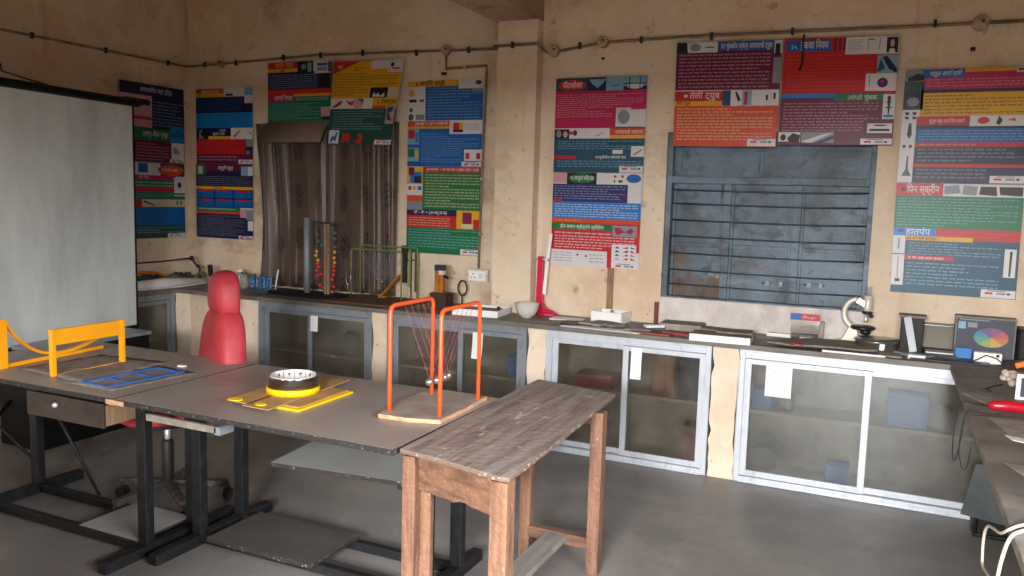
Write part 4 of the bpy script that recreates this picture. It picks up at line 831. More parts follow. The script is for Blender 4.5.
# crumpled paper sheets
def sheet(name, label, quad, z, mat, amp=.006, thick=.0012, cat='paper', seed=1, extra=None):
    random.seed(seed); m = MB(); N = 10; A, B, C, D = [Vector((x, y, 0)) for x, y in quad]
    h = [[random.uniform(0, amp) for _ in range(N+1)] for _ in range(N+1)]
    def P(i, j, dz): u, v = i/N, j/N; p = (A*(1-u)+B*u)*(1-v)+(D*(1-u)+C*u)*v; return (p.x, p.y, z+h[i][j]+dz)
    k = m.pts([P(i, j, 0) for j in range(N+1) for i in range(N+1)]); k2 = m.pts([P(i, j, thick) for j in range(N+1) for i in range(N+1)])
    for j in range(N):
        for i in range(N):
            a = k+j*(N+1)+i; m.face([a, a+N+1, a+N+2, a+1], mat); a = k2+j*(N+1)+i; m.face([a, a+1, a+N+2, a+N+1], mat, True)
    rim = [i for i in range(N+1)]+[j*(N+1)+N for j in range(1, N+1)]+[N*(N+1)+i for i in range(N-1, -1, -1)]+[j*(N+1) for j in range(N-1, 0, -1)]
    for a, b in zip(rim, rim[1:]+rim[:1]): m.face([k+a, k+b, k2+b, k2+a], mat)
    if extra: extra(m, P)
    return single(m, name, label, cat)
M('table_paper', '#8d857f', .75, var='#716963', vscale=12)
sheet('paper_sheet', 'crumpled grey paper sheet under the yellow bridge frame', [(-3.70, 2.47), (-3.16, 2.44), (-3.24, 2.95), (-3.66, 2.90)], .7502, 'table_paper', .006, seed=3)
sheet('paper_sheet', 'grey paper sheet under the blue strips on the left table', [(-3.26, 2.40), (-2.97, 2.40), (-2.93, 2.84), (-3.235, 2.87)], .7505, 'table_paper', .003, seed=4)
bl = MB()
for x in (-3.215, -3.10): bl.box(x-.012, x+.012, 2.44, 2.84, .756, .760, 'foil_strip')
for y in (2.45, 2.60, 2.70, 2.81): bl.box(-3.203, -3.112, y-.008, y+.008, .7562, .7595, 'foil_strip')
for x in (-3.165, -3.045): bl.box(x-.006, x+.006, 2.46, 2.80, .756, .759, 'foil_strip')
bl = MB(); Rb = Matrix.Translation((-3.09, 2.62, 0)) @ Matrix.Rotation(-.06, 4, 'Z')
for x in (-.09, .075): bl.box(x-.014, x+.014, -.2, .2, .756, .760, 'foil_strip', mx=Rb)
for y in (-.19, -.09, .05, .185): bl.box(-.076, .061, y-.007, y+.007, .7562, .7597, 'foil_strip', mx=Rb)
single(bl, 'blue_strip_frame', 'flat blue strips lying on paper on the left table', 'strip')
single(MB().box(-3.13, -3.09, 2.90, 2.925, .7505, .758, 'white_paper'), 'chalk_piece', 'small white chalk piece beside the paper on the left table', 'chalk', bevel=.002)

# ================================================================ ZOETROPE ON CARDBOARD
def plank(x0, x1, y0, y1, z0, z1, mat, label, name, cat='board', notch=0, sk=0, rz=-.12):
    m = MB(); mx = Matrix.Translation(((x0+x1)/2, (y0+y1)/2, 0)) @ Matrix.Rotation(rz, 4, 'Z'); w, h = (x1-x0)/2, (y1-y0)/2
    m.prism([(-w, -h+sk), (w, -h), (w, h), (-w, h-sk)], z0, z1, mat, mx=mx); return single(m, name, label, cat, bevel=.001)
plank(-2.20, -2.08, 2.53, 2.90, .751, .760, 'bright_yellow', 'yellow board under the right side of the cardboard pieces', 'yellow_board', rz=.02)
plank(-2.255, -2.10, 2.55, 2.895, .7605, .765, 'cardboard', 'brown cardboard strip resting on the yellow board', 'cardboard_strip', rz=.03)
plank(-2.315, -2.18, 2.44, 3.04, .7655, .770, 'cardboard', 'middle brown cardboard strip under the zoetrope drum', 'cardboard_strip', sk=.015, rz=.07)
plank(-2.43, -2.30, 2.47, 2.96, .7655, .770, 'cardboard', 'leftmost brown cardboard strip under the zoetrope drum', 'cardboard_strip', sk=.02, rz=.07)
plank(-2.44, -2.27, 2.62, 2.94, .751, .765, 'cardboard', 'cardboard piece raising the left side of the zoetrope drum', 'cardboard_strip', rz=.05)
single(MB().lathe([(.033, 0), (.033, .004)], (-2.375, 2.50, .7705), 'bright_yellow', 18, sy=.75), 'yellow_disc', 'yellow disc on the leftmost cardboard strip', 'disc')
single(MB().lathe([(.026, 0), (.026, .004)], (-2.235, 2.49, .7705), 'bright_yellow', 18, sy=.8), 'yellow_disc', 'yellow disc on the middle cardboard strip', 'disc')
zc = (-2.275, 2.735, .7705); R0 = .112
zt = thing('zoetrope', 'round yellow, black and clear zoetrope drum on cardboard strips', 'zoetrope', zc)
part(MB().lathe([(.01, .004), (R0-.004, .004), (R0-.004, .026), (R0, .026), (R0, .0), (.01, 0)], zc, 'bright_yellow', 40), 'yellow_base', zt)
part(MB().lathe([(R0-.014, .012), (R0-.012, .012), (R0-.012, .07), (R0-.014, .07), (R0-.014, .012)], zc, 'black_plastic', 40), 'black_band', zt)
part(MB().lathe([(R0-.018, .012), (R0-.016, .012), (R0-.016, .074), (R0-.018, .074), (R0-.018, .012)], zc, 'white_paper', 40), 'picture_strip', zt)
m = MB()
for k in range(12):
    a = k*PI/6+.1; r = R0-.0195
    def q3(a0, z0, a1, z1): 
        q = m.pts([(zc[0]+r*math.cos(t), zc[1]+r*math.sin(t), zc[2]+z) for t, z in ((a0, z0), (a1, z0), (a1, z1), (a0, z1))]); m.face([q, q+1, q+2, q+3], 'ink')
    q3(a, .03, a+.025, .072); q3(a+.2, .052, a+.32, .059); q3(a+.21, .059, a+.24, .066); q3(a+.29, .044, a+.31, .053); q3(a+.22, .042, a+.235, .052)
part(m, 'drawn_figures', zt)
part(MB().lathe([(R0-.003, .026), (R0-.001, .026), (R0-.001, .10), (R0-.003, .10), (R0-.003, .026)], zc, 'clear_film', 40), 'clear_wall', zt)

# ================================================================ PENDULUM CRADLE
cr = thing('pendulum_cradle', 'orange rod cradle with hanging steel balls on a thin wooden base', 'cradle', (-1.66, 2.85, .75))
m = MB(); N = 12; A = []
for i in range(N+1):
    s = i/N; zz = .012*math.sin(s*PI)**2*0 + .004*(1-math.cos(2*PI*s))/2
    for t in (0, 1): pass
ol = [(-1.80, 2.62), (-1.66, 2.625), (-1.515, 2.665), (-1.52, 2.88), (-1.535, 3.10), (-1.67, 3.105), (-1.80, 3.10), (-1.812, 2.85)]
ol = [(-1.766, 2.622), (-1.64, 2.625), (-1.512, 2.665), (-1.514, 2.88), (-1.527, 3.098), (-1.67, 3.105), (-1.80, 3.10), (-1.812, 2.85), (-1.785, 2.70)]
m.prism(ol, .7505, .768, 'ply_edge', mt='cradle_base'); part(m, 'base_board', cr, bevel=.002)
def rodframe(x, y0, y1, z1, lean):
    r = .0085; c = .025
    P = [(x, y0, .766)]+[(x+lean*.5, y0, .95), (x+lean, y0, z1-c), (x+lean, y0+c*.3, z1-c*.3), (x+lean, y0+c, z1), (x+lean, y1-c, z1), (x+lean, y1-c*.3, z1-c*.3), (x+lean, y1, z1-c), (x, y1, .766)]
    return part(MB().tube(P, r, 'orange_paint', 10), 'rod_frame', cr)
rodframe(-1.755, 2.685, 3.015, 1.186, .0); rodframe(-1.54, 2.71, 3.035, 1.183, -.0)
for y, bz, k in ((2.81, .872, 0), (2.868, .868, 1), (2.90, .868, 2), (2.932, .868, 3), (2.964, .87, 4)):
    if k == 0: yt = 2.80
    else: yt = y-.03
    b = part(MB().sphere((-1.648, y, bz), .0165, 'steel_ball', 16), 'steel_ball', cr)
    yt = 2.79+.045*k
    part(MB().tube([(-1.755, yt, 1.178), (-1.648, y, bz+.015)], .001, 'pink_string', 4), 'string', b)
    part(MB().tube([(-1.54, yt+.01, 1.176), (-1.648, y, bz+.015)], .001, 'pink_string', 4), 'string', b)

# ================================================================ OFFICE CHAIR
ch = thing('office_chair', 'red vinyl office chair with a headrest behind the left table', 'chair', (-3.285, 2.975, 0), rz=math.radians(240), local=True)   # local +x = facing
def pillow(name, cx, cy, cz, sx, sy_, sz, mat, rot=0, n=3.2, par=None, taper=0, flat=1):
    m = MB(); N, K = 20, 28; R = Matrix.Rotation(rot, 3, 'Y'); rings = []
    def sg(v, e): return math.copysign(abs(v)**e, v)
    for i in range(1, N):
        a = -PI/2+PI*i/N; P = []
        for t in range(K):
            b = 2*PI*t/K; e = 2/n
            x = sg(math.cos(a), e)*sg(math.cos(b), e)*sx; y = sg(math.cos(a), e)*sg(math.sin(b), e)*sy_; z = sg(math.sin(a), e)*sz
            y *= 1+taper*z/sz
            if x < 0: x *= flat
            P.append(R @ Vector((x, y, z))+Vector((cx, cy, cz)))
        rings.append(m.pts(P))
    bt = m.pts([R @ Vector((0, 0, -sz))+Vector((cx, cy, cz))]); tp = m.pts([R @ Vector((0, 0, sz))+Vector((cx, cy, cz))])
    for t in range(K):
        m.face([bt, rings[0]+(t+1) % K, rings[0]+t], mat, True); m.face([tp, rings[-1]+t, rings[-1]+(t+1) % K], mat, True)
        for i in range(len(rings)-1): m.face([rings[i]+t, rings[i]+(t+1) % K, rings[i+1]+(t+1) % K, rings[i+1]+t], mat, True)
    return part(m, name, par or ch)
pillow('seat', .0, 0, .50, .245, .24, .05, 'red_vinyl', n=3)
pillow('backrest', -.30, 0, .745, .105, .235, .265, 'red_vinyl', rot=-.06, n=3.8, taper=-.24, flat=.5)
pillow('headrest', -.315, 0, 1.075, .095, .125, .125, 'red_vinyl', rot=-.02, n=3.1, taper=-.12, flat=.4)
part(MB().box(-.12, .12, -.12, .12, .425, .452, 'dark_metal'), 'seat_plate', ch, bevel=.005)
m = MB(); m.bar((-.1, 0, .44), (-.29, 0, .45), .07, .014, 'chair_metal'); m.bar((-.29, 0, .44), (-.355, 0, .8), .07, .014, 'chair_metal', up=(1,0,0)); m.bar((-.34, 0, .78), (-.36, 0, 1.08), .05, .012, 'chair_metal', up=(1,0,0)); part(m, 'back_bracket', ch)
m = MB(); m.lathe([(.014, .30), (.014, .43)], (0, 0, 0), 'bright_metal', 14); m.lathe([(.028, .10), (.03, .13), (.03, .33), (.022, .345)], (0, 0, 0), 'chair_black', 18); part(m, 'gas_lift', ch)
for k in range(5):
    a = 2*PI*k/5+.35; e = Vector((math.cos(a), math.sin(a), 0))
    b = part(MB().bar(e*.02+Vector((0, 0, .115)), e*.29+Vector((0, 0, .085)), .045, .035, 'chair_metal'), 'base_arm', ch, bevel=.008)
    c = e*.29
    w_ = MB(); t_ = e.cross(Vector((0, 0, 1)))
    for s in (-1, 1): w_.tube([c+t_*s*.006+Vector((0, 0, .028)), c+t_*s*.024+Vector((0, 0, .028))], .028, 'black_rubber', 14)
    w_.tube([c+Vector((0, 0, .03)), c+Vector((0, 0, .085))], .008, 'chair_black', 8)
    part(w_, 'castor', b)
# ================================================================ THINGS ON THE LEFT WORKTOP
Z = .8205
# rolled sheets in the corner
m = MB(); N = 24; prof = []
rl = thing('paper_roll', 'long white roll of folded sheets lying in the left corner of the worktop', 'paper', (-5.35, 4.9, Z))
A = Vector((-5.30, 4.35, .852)); B = Vector((-5.33, 5.26, .84))
for i, (rad, off) in enumerate(((.045, 0), (.038, .07))):
    pp = MB(); pp.tube([A+Vector((-off, .02*i, 0)), A.lerp(B, .5)+Vector((-off, 0, .005-.008*i)), B+Vector((-off, 0, 0))], [rad*.7, rad, rad*.35], 'white_paper', 16)
    part(pp, 'rolled_sheet', rl)
part(MB().prism([(-5.5, 4.40), (-5.27, 4.33), (-5.22, 4.9), (-5.30, 5.28), (-5.48, 5.2)], .8205, .828, 'white_paper'), 'flat_sheet', rl)
single(MB().tube([(-5.5, 4.42, .83), (-5.49, 4.46, .90), (-5.47, 4.6, .945), (-5.46, 4.85, .93), (-5.45, 5.05, .85)], .012, 'orange_plastic', 8), 'orange_hose', 'orange curved hose behind the white roll in the corner', 'hose')
sheet('dusty_cloth', 'grey dusty cloth heap behind the white roll in the corner', [(-5.6, 4.5), (-5.44, 4.5), (-5.36, 5.3), (-5.6, 5.34)], .8215, 'dust_grey', .09, thick=.003, cat='cloth', seed=9)
m = MB(); m.tube([(-5.58, 4.55, 1.0), (-5.5, 4.95, 1.01), (-5.42, 5.2, 1.03)], .006, 'dark_metal', 6); m.tube([(-5.42, 5.2, 1.03), (-5.40, 5.23, .97), (-5.38, 5.25, .95), (-5.39, 5.26, .83)], .010, 'dark_metal', 6); m.sphere((-5.42, 5.2, 1.03), .022, 'dark_metal', 10); m.sphere((-5.39, 5.24, .96), .018, 'dark_metal', 10); m.lathe([(.03, 0), (.03, .008)], (-5.39, 5.26, Z), 'dark_metal', 12)
single(m, 'metal_linkage', 'small dark metal linkage standing behind the white roll in the corner', 'linkage')
single(MB().box(-5.27, -5.2, 4.28, 4.36, Z, .85, 'tool_red'), 'red_box', 'small red box at the left end of the white roll', 'box', bevel=.004)
def jar(x, y, r, h, label, mat='glass_jar', lid='stainless'):
    t = thing('jar', label, 'jar', (x, y, Z), 'jars behind the red chair')
    part(MB().lathe([(r*.9, 0), (r, .006), (r, h*.78), (r*.72, h*.88), (r*.72, h)], (x, y, Z), mat, 18), 'body', t)
    part(MB().lathe([(r*.8, h*.9), (r*.8, h*1.06)], (x, y, Z), lid, 18), 'lid', t)
jar(-4.90, 5.22, .033, .135, 'clear jar with a white lid, nearest the red chair headrest', lid='thermocol')
jar(-4.80, 5.16, .030, .125, 'clear jar, middle one of three behind the red chair')
jar(-4.70, 5.16, .030, .12, 'clear jar, rightmost of three behind the red chair')
m = MB(); m.lathe([(.035, 0), (.035, .07)], (-5.20, 5.2, Z), 'dust_grey', 14); m.bar((-5.20, 5.2, .89), (-5.215, 5.2, .985), .03, .03, 'dark_metal')
single(m, 'small_motor', 'small grey motor with an upright stub left of the red chair', 'motor')
# test tube rack
rk = thing('test_tube_rack', 'blue wire test tube rack on a brown board', 'rack', (-4.55, 5.2, .834))
single(MB().box(-4.67, -4.40, 5.03, 5.18, Z, .8335, 'brown_board'), 'brown_board', 'small brown board under the blue test tube rack', 'board', bevel=.002)
X0, X1, Y0, Y1 = -4.66, -4.45, 5.065, 5.135
m = MB()
for z in (.84, .875, .925):
    m.tube([(X0, Y0, z), (X1, Y0, z), (X1, Y1, z), (X0, Y1, z)], .0035, 'blue_plastic', 6, closed=True)
for x in (X0, (X0+X1)/2, X1):
    for y in (Y0, Y1): m.tube([(x, y, .834), (x, y, .925)], .0035, 'blue_plastic', 6)
part(m, 'wire_frame', rk)
part(MB().box(X0, X1, Y0, Y1, .836, .839, 'blue_plastic'), 'tray', rk)
for i in range(6):
    x = X0+.018+.035*i; part(MB().lathe([(.002, 0), (.009, .008), (.010, .015), (.010, .085+.01*(i % 2))], (x, (Y0+Y1)/2, .842), 'glass_jar' if i % 2 else 'blue_plastic', 10), 'test_tube', rk)
single(MB().tube([(-4.425, 5.10, .835), (-4.40, 5.11, 1.0)], .006, 'white_paper', 8), 'white_rod', 'thin white rod standing at the right end of the blue rack', 'rod')
# long black tray with pvc tube and bead stand
single(MB().box(-4.38, -3.72, 4.96, 5.12, Z, .85, 'black_plastic').box(-4.40, -3.70, 4.95, 5.13, Z, .828, 'dark_metal'), 'base_tray', 'long black base carrying the grey pipe and the bead stand', 'tray', bevel=.004)
single(MB().lathe([(.023, 0), (.023, .575)], (-4.052, 5.03, .8505), 'grey_pvc', 20), 'grey_pipe', 'upright grey pipe standing on the black base before the curtain', 'pipe')
bs = thing('bead_stand', 'tall stand with strings of red and yellow beads before the curtain', 'stand', (-3.83, 5.04, .8505))
m = MB(); m.box(-3.892, -3.874, 5.03, 5.05, .8505, 1.395, 'tan_post'); m.box(-3.866, -3.848, 5.03, 5.05, .8505, 1.395, 'tan_post'); part(m, 'upright', bs, bevel=.001)
part(MB().tube([(-4.0, 5.04, .8505), (-4.0, 5.04, 1.39)], .005, 'box_navy', 6), 'side_rod', bs)
part(MB().box(-4.005, -3.80, 5.03, 5.05, 1.385, 1.397, 'dark_block'), 'cross_bar', bs)
for x, z, c in ((-3.945, 1.17, 'yellow'), (-3.95, 1.14, 'yellow'), (-3.93, 1.105, 'yellow'), (-3.935, 1.08, 'red'), (-3.92, 1.055, 'red'), (-3.94, 1.025, 'red'), (-3.935, .985, 'red'), (-3.90, 1.0, 'red'), (-3.91, .915, 'red'),
                (-3.75, 1.32, 'teal'), (-3.75, 1.275, 'teal'), (-3.745, 1.215, 'teal'), (-3.75, 1.175, 'yellow'), (-3.755, 1.13, 'yellow'), (-3.75, 1.095, 'yellow'), (-3.757, 1.065, 'red'), (-3.757, 1.035, 'red'), (-3.76, 1.0, 'red'), (-3.77, .965, 'red'), (-3.76, .91, 'red'), (-3.77, .87, 'red'), (-3.94, 1.30, 'teal'), (-3.93, 1.25, 'teal'), (-3.90, 1.22, 'teal')):
    part(MB().sphere((x-(.025 if x < -3.85 else .05), 5.04, z), .0135, 'bead_'+c, 12), 'bead', bs)
m = MB(); m.tube([(-3.96, 5.04, 1.385), (-3.96, 5.04, .8505)], .0015, 'ink', 4); m.tube([(-3.805, 5.04, 1.375), (-3.805, 5.04, .8505)], .0015, 'ink', 4); m.tube([(-3.86, 5.04, 1.375), (-3.80, 5.04, 1.375)], .004, 'dark_metal', 6); part(m, 'bead_string', bs)
m = MB(); m.tube([(-3.70, 5.07, Z+.03), (-3.70, 5.07, .93), (-3.715, 5.07, .955), (-3.715, 5.07, 1.04)], .004, 'stainless', 6); m.tube([(-3.70, 5.07, .93), (-3.675, 5.07, .95), (-3.675, 5.07, 1.05)], .004, 'stainless', 6); m.lathe([(.022, 0), (.018, .01)], (-3.70, 5.07, .8505), 'dark_metal', 12)
single(m, 'tuning_fork', 'small two-pronged metal fork right of the bead stand', 'fork')
# green rod frame (wave pendulum)
gf = thing('green_rod_frame', 'green rod frame with fine hanging threads on a brown board', 'frame', (-3.5, 5.25, Z+.012))
single(MB().box(-3.78, -3.12, 4.87, 5.345, Z, .832, 'brown_board'), 'brown_board', 'wide brown board under the green rod frame', 'board', bevel=.002)
for y, x0, x1, zt in ((5.16, -3.735, -3.282, 1.20), (5.30, -3.748, -3.228, 1.222)):
    part(MB().tube([(x0, y, .832), (x0, y, zt-.01), (x0+.01, y, zt), (x1-.01, y, zt), (x1, y, zt-.01), (x1, y, .832)], .006, 'green_rod', 8), 'rod_frame', gf)
m = MB()
for i in range(9):
    x = -3.66+.035*i
    m.tube([(x, 5.16, 1.196), (-3.50+(x+3.5)*.25, 5.23, .96)], .0012, 'pale_ink', 4); m.tube([(x, 5.30, 1.218), (-3.50+(x+3.5)*.25, 5.23, .96)], .0012, 'pale_ink', 4)
part(m, 'thread', gf); part(MB().sphere((-3.5, 5.23, .955), .012, 'steel_ball', 10), 'bob', gf)
single(MB().bar((-3.50, 5.24, .847), (-3.36, 5.27, 1.01), .012, .06, 'ochre_wood', up=(0, 1, 0)).box(-3.53, -3.47, 5.22, 5.26, .8325, .845, 'ochre_wood'), 'leaning_board', 'ochre wooden piece leaning inside the right end of the green frame', 'board', bevel=.002)
hg = thing('hanging_strip_set', 'three dark wooden strips standing behind the green rod frame', 'strips', (-3.31, 5.34, .832))
for x, z0, z1, c, wd in ((-3.368, .95, 1.235, 'dark_block', .022), (-3.315, .92, 1.21, 'green_rod', .008), (-3.262, .885, 1.19, 'brown_strip', .008)):
    part(MB().box(x-wd, x+wd, 5.325, 5.34, z0, z1, c), 'strip', hg, bevel=.001)
part(MB().tube([(-3.315, 5.35, .832), (-3.315, 5.35, 1.22)], .004, 'dark_metal', 6), 'support_rod', hg)
part(MB().box(-3.40, -3.25, 5.338, 5.352, 1.12, 1.13, 'dark_metal'), 'cross_bar', hg)
# block with ochre box and blue cap
bk = thing('wooden_valve_model', 'ochre box with a dark cap standing on a dark wooden block', 'model', (-2.885, 5.08, Z))
part(MB().box(-2.955, -2.825, 5.02, 5.14, Z, .932, 'dark_block'), 'block', bk, bevel=.003)
part(MB().box(-2.938, -2.905, 5.06, 5.10, .932, 1.10, 'ochre_wood'), 'upright', bk, bevel=.002)
part(MB().box(-2.90, -2.872, 5.06, 5.10, .932, 1.06, 'ochre_wood'), 'upright', bk, bevel=.002)
part(MB().box(-2.905, -2.872, 5.06, 5.10, 1.06, 1.09, 'cream_metal'), 'cream_band', bk)
part(MB().box(-2.94, -2.868, 5.055, 5.105, 1.09, 1.13, 'box_navy'), 'cap', bk, bevel=.002)
part(MB().bar((-2.872, 5.08, 1.052), (-2.83, 5.07, 1.038), .012, .012, 'black_plastic'), 'side_peg', bk)
# ring stand
rg = thing('ring_stand', 'small dark oval ring on a stem before the wall', 'stand', (-2.842, 5.3, Z))
m = MB(); P = []
for t in range(28): a = 2*PI*t/28; P.append((-2.840+.036*math.cos(a), 5.30, .948+.055*math.sin(a)))
m.tube(P, .0065, 'dark_block', 8, closed=True); part(m, 'ring', rg)
part(MB().tube([(-2.842, 5.30, .89), (-2.842, 5.30, Z+.01)], .006, 'dark_metal', 8), 'stem', rg); part(MB().lathe([(.03, 0), (.03, .01)], (-2.842, 5.3, Z), 'dark_metal', 16), 'base', rg)
# white tray
tr = thing('thermocol_tray', 'long white tray on the worktop behind the orange pendulum stand', 'tray', (-2.5, 4.98, Z))
Rt = Matrix.Translation((-2.515, 4.985, 0)) @ Matrix.Rotation(.10, 4, 'Z')
m = MB(); m.box(-.165, .165, -.14, -.128, Z, .865, 'thermocol', mx=Rt); m.box(-.165, .165, .13, .145, Z, .865, 'thermocol', mx=Rt); m.box(-.165, -.153, -.128, .13, Z, .865, 'thermocol', mx=Rt); m.box(.153, .165, -.128, .13, Z, .865, 'thermocol', mx=Rt); m.box(-.153, .153, -.128, .13, Z, .85, 'dust_grey', mx=Rt)
part(m, 'tray', tr, bevel=.002)
part(MB().sphere((-2.42, 5.05, .86), .014, 'dark_block', 10), 'knob', tr)
# bowl
single(MB().lathe([(.03, 0), (.034, .006), (.06, .025), (.076, .058), (.082, .094), (.086, .100), (.078, .096), (.070, .06), (.05, .03), (.001, .022)], (-2.185, 5.0, Z), 'ceramic', 32), 'bowl', 'round grey-white bowl on the worktop below the pier', 'bowl')
# red propeller stand
rs = thing('red_stand', 'red post stand with white turning blades before the wall', 'stand', (-2.16, 5.2, Z))
m = MB(); m.prism([(-2.205, 5.17), (-2.12, 5.15), (-2.06, 5.165), (-2.045, 5.20), (-2.07, 5.24), (-2.205, 5.25)], Z, .838, 'red_stand')
P = [(-2.21, .838), (-2.06, .838), (-2.075, .852), (-2.13, .868), (-2.152, .91), (-2.158, 1.225), (-2.198, 1.225), (-2.205, .92)]
m.prism(P, -5.215, -5.19, 'red_stand', mx=Matrix(((1,0,0,0),(0,0,-1,0),(0,1,0,0),(0,0,0,1)))); part(m, 'post', rs, bevel=.003)
m = MB(); m.tube([(-2.22, 5.2, 1.205), (-2.12, 5.2, 1.205)], .006, 'cream_metal', 8); m.lathe([(.018, -.01), (.02, 0), (.018, .02)], (-2.14, 5.2, 1.205), 'cream_metal', 14, axis='x'); part(m, 'axle', rs)
m = MB(); m.bar((-2.105, 5.19, 1.385), (-2.122, 5.19, 1.21), .022, .006, 'white_paper', up=(0,1,0)); m.bar((-2.124, 5.19, 1.195), (-2.142, 5.19, .965), .024, .006, 'white_paper', up=(0,1,0)); m.bar((-2.135, 5.20, 1.35), (-2.135, 5.20, 1.21), .010, .006, 'cream_metal', up=(0,1,0)); part(m, 'blade', rs)
# white box 2 (open thermocol box)
bx = thing('thermocol_box', 'white open box standing against the wall left of the whitewashed upstand', 'box', (-1.68, 5.18, Z))
Rt = Matrix.Translation((-1.648, 5.17, 0)) @ Matrix.Rotation(-.10, 4, 'Z') @ Matrix.Diagonal((.86, 1, 1, 1)); m = MB()
m.box(-.125, .125, -.085, -.073, Z, .893, 'thermocol', mx=Rt); m.box(-.125, .125, .07, .085, Z, .893, 'thermocol', mx=Rt); m.box(-.125, -.113, -.073, .07, Z, .893, 'thermocol', mx=Rt); m.box(.113, .125, -.073, .07, Z, .893, 'thermocol', mx=Rt); m.box(-.113, .113, -.073, .07, Z, .87, 'thermocol', mx=Rt)
part(m, 'box', bx, bevel=.002)
part(MB().box(-1.65, -1.635, 5.16, 5.17, .8705, .90, 'dust_grey'), 'peg', bx)
# papers, books and small things between x -1.95 and -0.7
def slab(cx, cy_, w, h, z0, z1, rz, mat, name, label, cat, top=None, bevel=0.0):
    m = MB(); m.box(-w/2, w/2, -h/2, h/2, z0, z1, mat, mt=top, mx=Matrix.Translation((cx, cy_, 0)) @ Matrix.Rotation(rz, 4, 'Z')); return single(m, name, label, cat, bevel=bevel)
slab(-1.93, 5.10, .22, .12, Z, .826, .1, 'white_paper', 'paper_sheet', 'pale paper scrap left of the white open box', 'paper')
slab(-1.60, 4.83, .52, .09, Z, .8245, -.03, 'white_paper', 'paper_sheet', 'long white paper at the worktop front edge, above the narrow paper slip', 'paper')
slab(-1.80, 4.92, .20, .14, Z, .835, .35, 'black_plastic', 'dark_pad', 'dark flat pad among the papers left of the white open box', 'pad')
slab(-1.68, 4.90, .16, .09, .8355, .845, -.25, 'paper_grey', 'grey_card', 'grey card lying on the dark pad among the papers', 'card')
slab(-1.62, 5.02, .2, .11, Z, .838, -.5, 'dust_grey', 'grey_folder', 'grey folder in front of the white open box', 'folder')
slab(-1.36, 5.06, .22, .13, Z, .842, .15, 'box_navy', 'blue_book', 'dark blue book beside the white open box', 'book', top='print_purple')
slab(-1.30, 4.97, .12, .05, .8425, .858, .7, 'white_paper', 'crumpled_note', 'crumpled white note lying on the dark blue book', 'paper')
slab(-1.12, 4.93, .20, .10, Z, .832, -.2, 'rust_book', 'red_booklet', 'dusty red booklet beside the long white flat box', 'book')
slab(-1.28, 4.85, .24, .08, Z, .828, -.08, 'rust_book', 'red_card', 'rust-red card at the front of the worktop left of the long white flat box', 'card')
slab(-1.38, 4.90, .16, .06, .8285, .833, .12, 'paper_grey', 'grey_slip', 'grey slip lying across the rust-red card', 'paper')
slab(-1.16, 5.14, .26, .18, Z, .862, .04, 'paper_grey', 'flat_carton', 'flat dusty carton against the whitewashed upstand', 'box', top='dust_grey', bevel=.002)
slab(-.93, 5.12, .2, .12, Z, .848, -.2, 'dust_grey', 'dusty_book', 'dusty book between the flat carton and the yellow packet', 'book', bevel=.002)
slab(-.80, 4.93, .20, .14, .8505+.012, .872, .1, 'dust_grey', 'dusty_card', 'dusty brown card lying on the long white flat box', 'card')
slab(-.86, 4.83, .345, .17, Z, .862, .05, 'thermocol', 'white_flat_box', 'long white flat box at the front edge of the worktop, left of the rightmost cabinet', 'box', top='dust_grey', bevel=.002)
slab(-.76, 5.04, .10, .05, Z, .866, .2, 'print_yellow', 'yellow_packet', 'small yellow packet behind the long white flat box', 'packet', bevel=.002)
slab(-.58, 5.20, .14, .04, Z, .842, 0, 'thermocol', 'white_bar', 'small white block left of the clear plastic box', 'block', bevel=.002)
slab(-.42, 5.16, .07, .03, Z, .835, 0, 'thermocol', 'white_bar', 'small white block in front of the clear plastic box', 'block', bevel=.002)
# clear plastic box with printed header
pb = thing('plastic_box', 'clear plastic box with a blue and red label by the shuttered window', 'box', (-.44, 5.23, Z))
m = MB(); a, b, c, d_ = -.515, -.352, 5.19, 5.262
m.box(a, b, c, c+.003, Z, .965, 'clear_film'); m.box(a, b, d_-.003, d_, Z, .965, 'clear_film'); m.box(a, a+.003, c+.003, d_-.003, Z, .965, 'clear_film'); m.box(b-.003, b, c+.003, d_-.003, Z, .965, 'clear_film'); part(m, 'clear_body', pb)
m = MB(); m.box(a-.003, b+.003, c-.004, c-.001, .935, .975, 'print_red'); m.box(a-.003, a+.06, c-.005, c-.0035, .935, .975, 'print_blue'); m.tube(smooth([(-.445, c-.006, .948), (-.435, c-.006, .966), (-.43, c-.006, .95), (-.42, c-.006, .957), (-.412, c-.006, .948), (-.40, c-.006, .958), (-.392, c-.006, .945), (-.382, c-.006, .958), (-.372, c-.006, .95)]), .0018, 'print_white', 5)
part(m, 'label_card', pb)
part(MB().box(a+.01, b-.01, c+.01, d_-.01, .8245, .845, 'dust_grey'), 'contents', pb)
single(MB().box(-.345, -.325, 5.20, 5.25, Z, .93, 'paper_grey'), 'paper_stack', 'grey paper pieces standing right of the clear plastic box', 'paper')
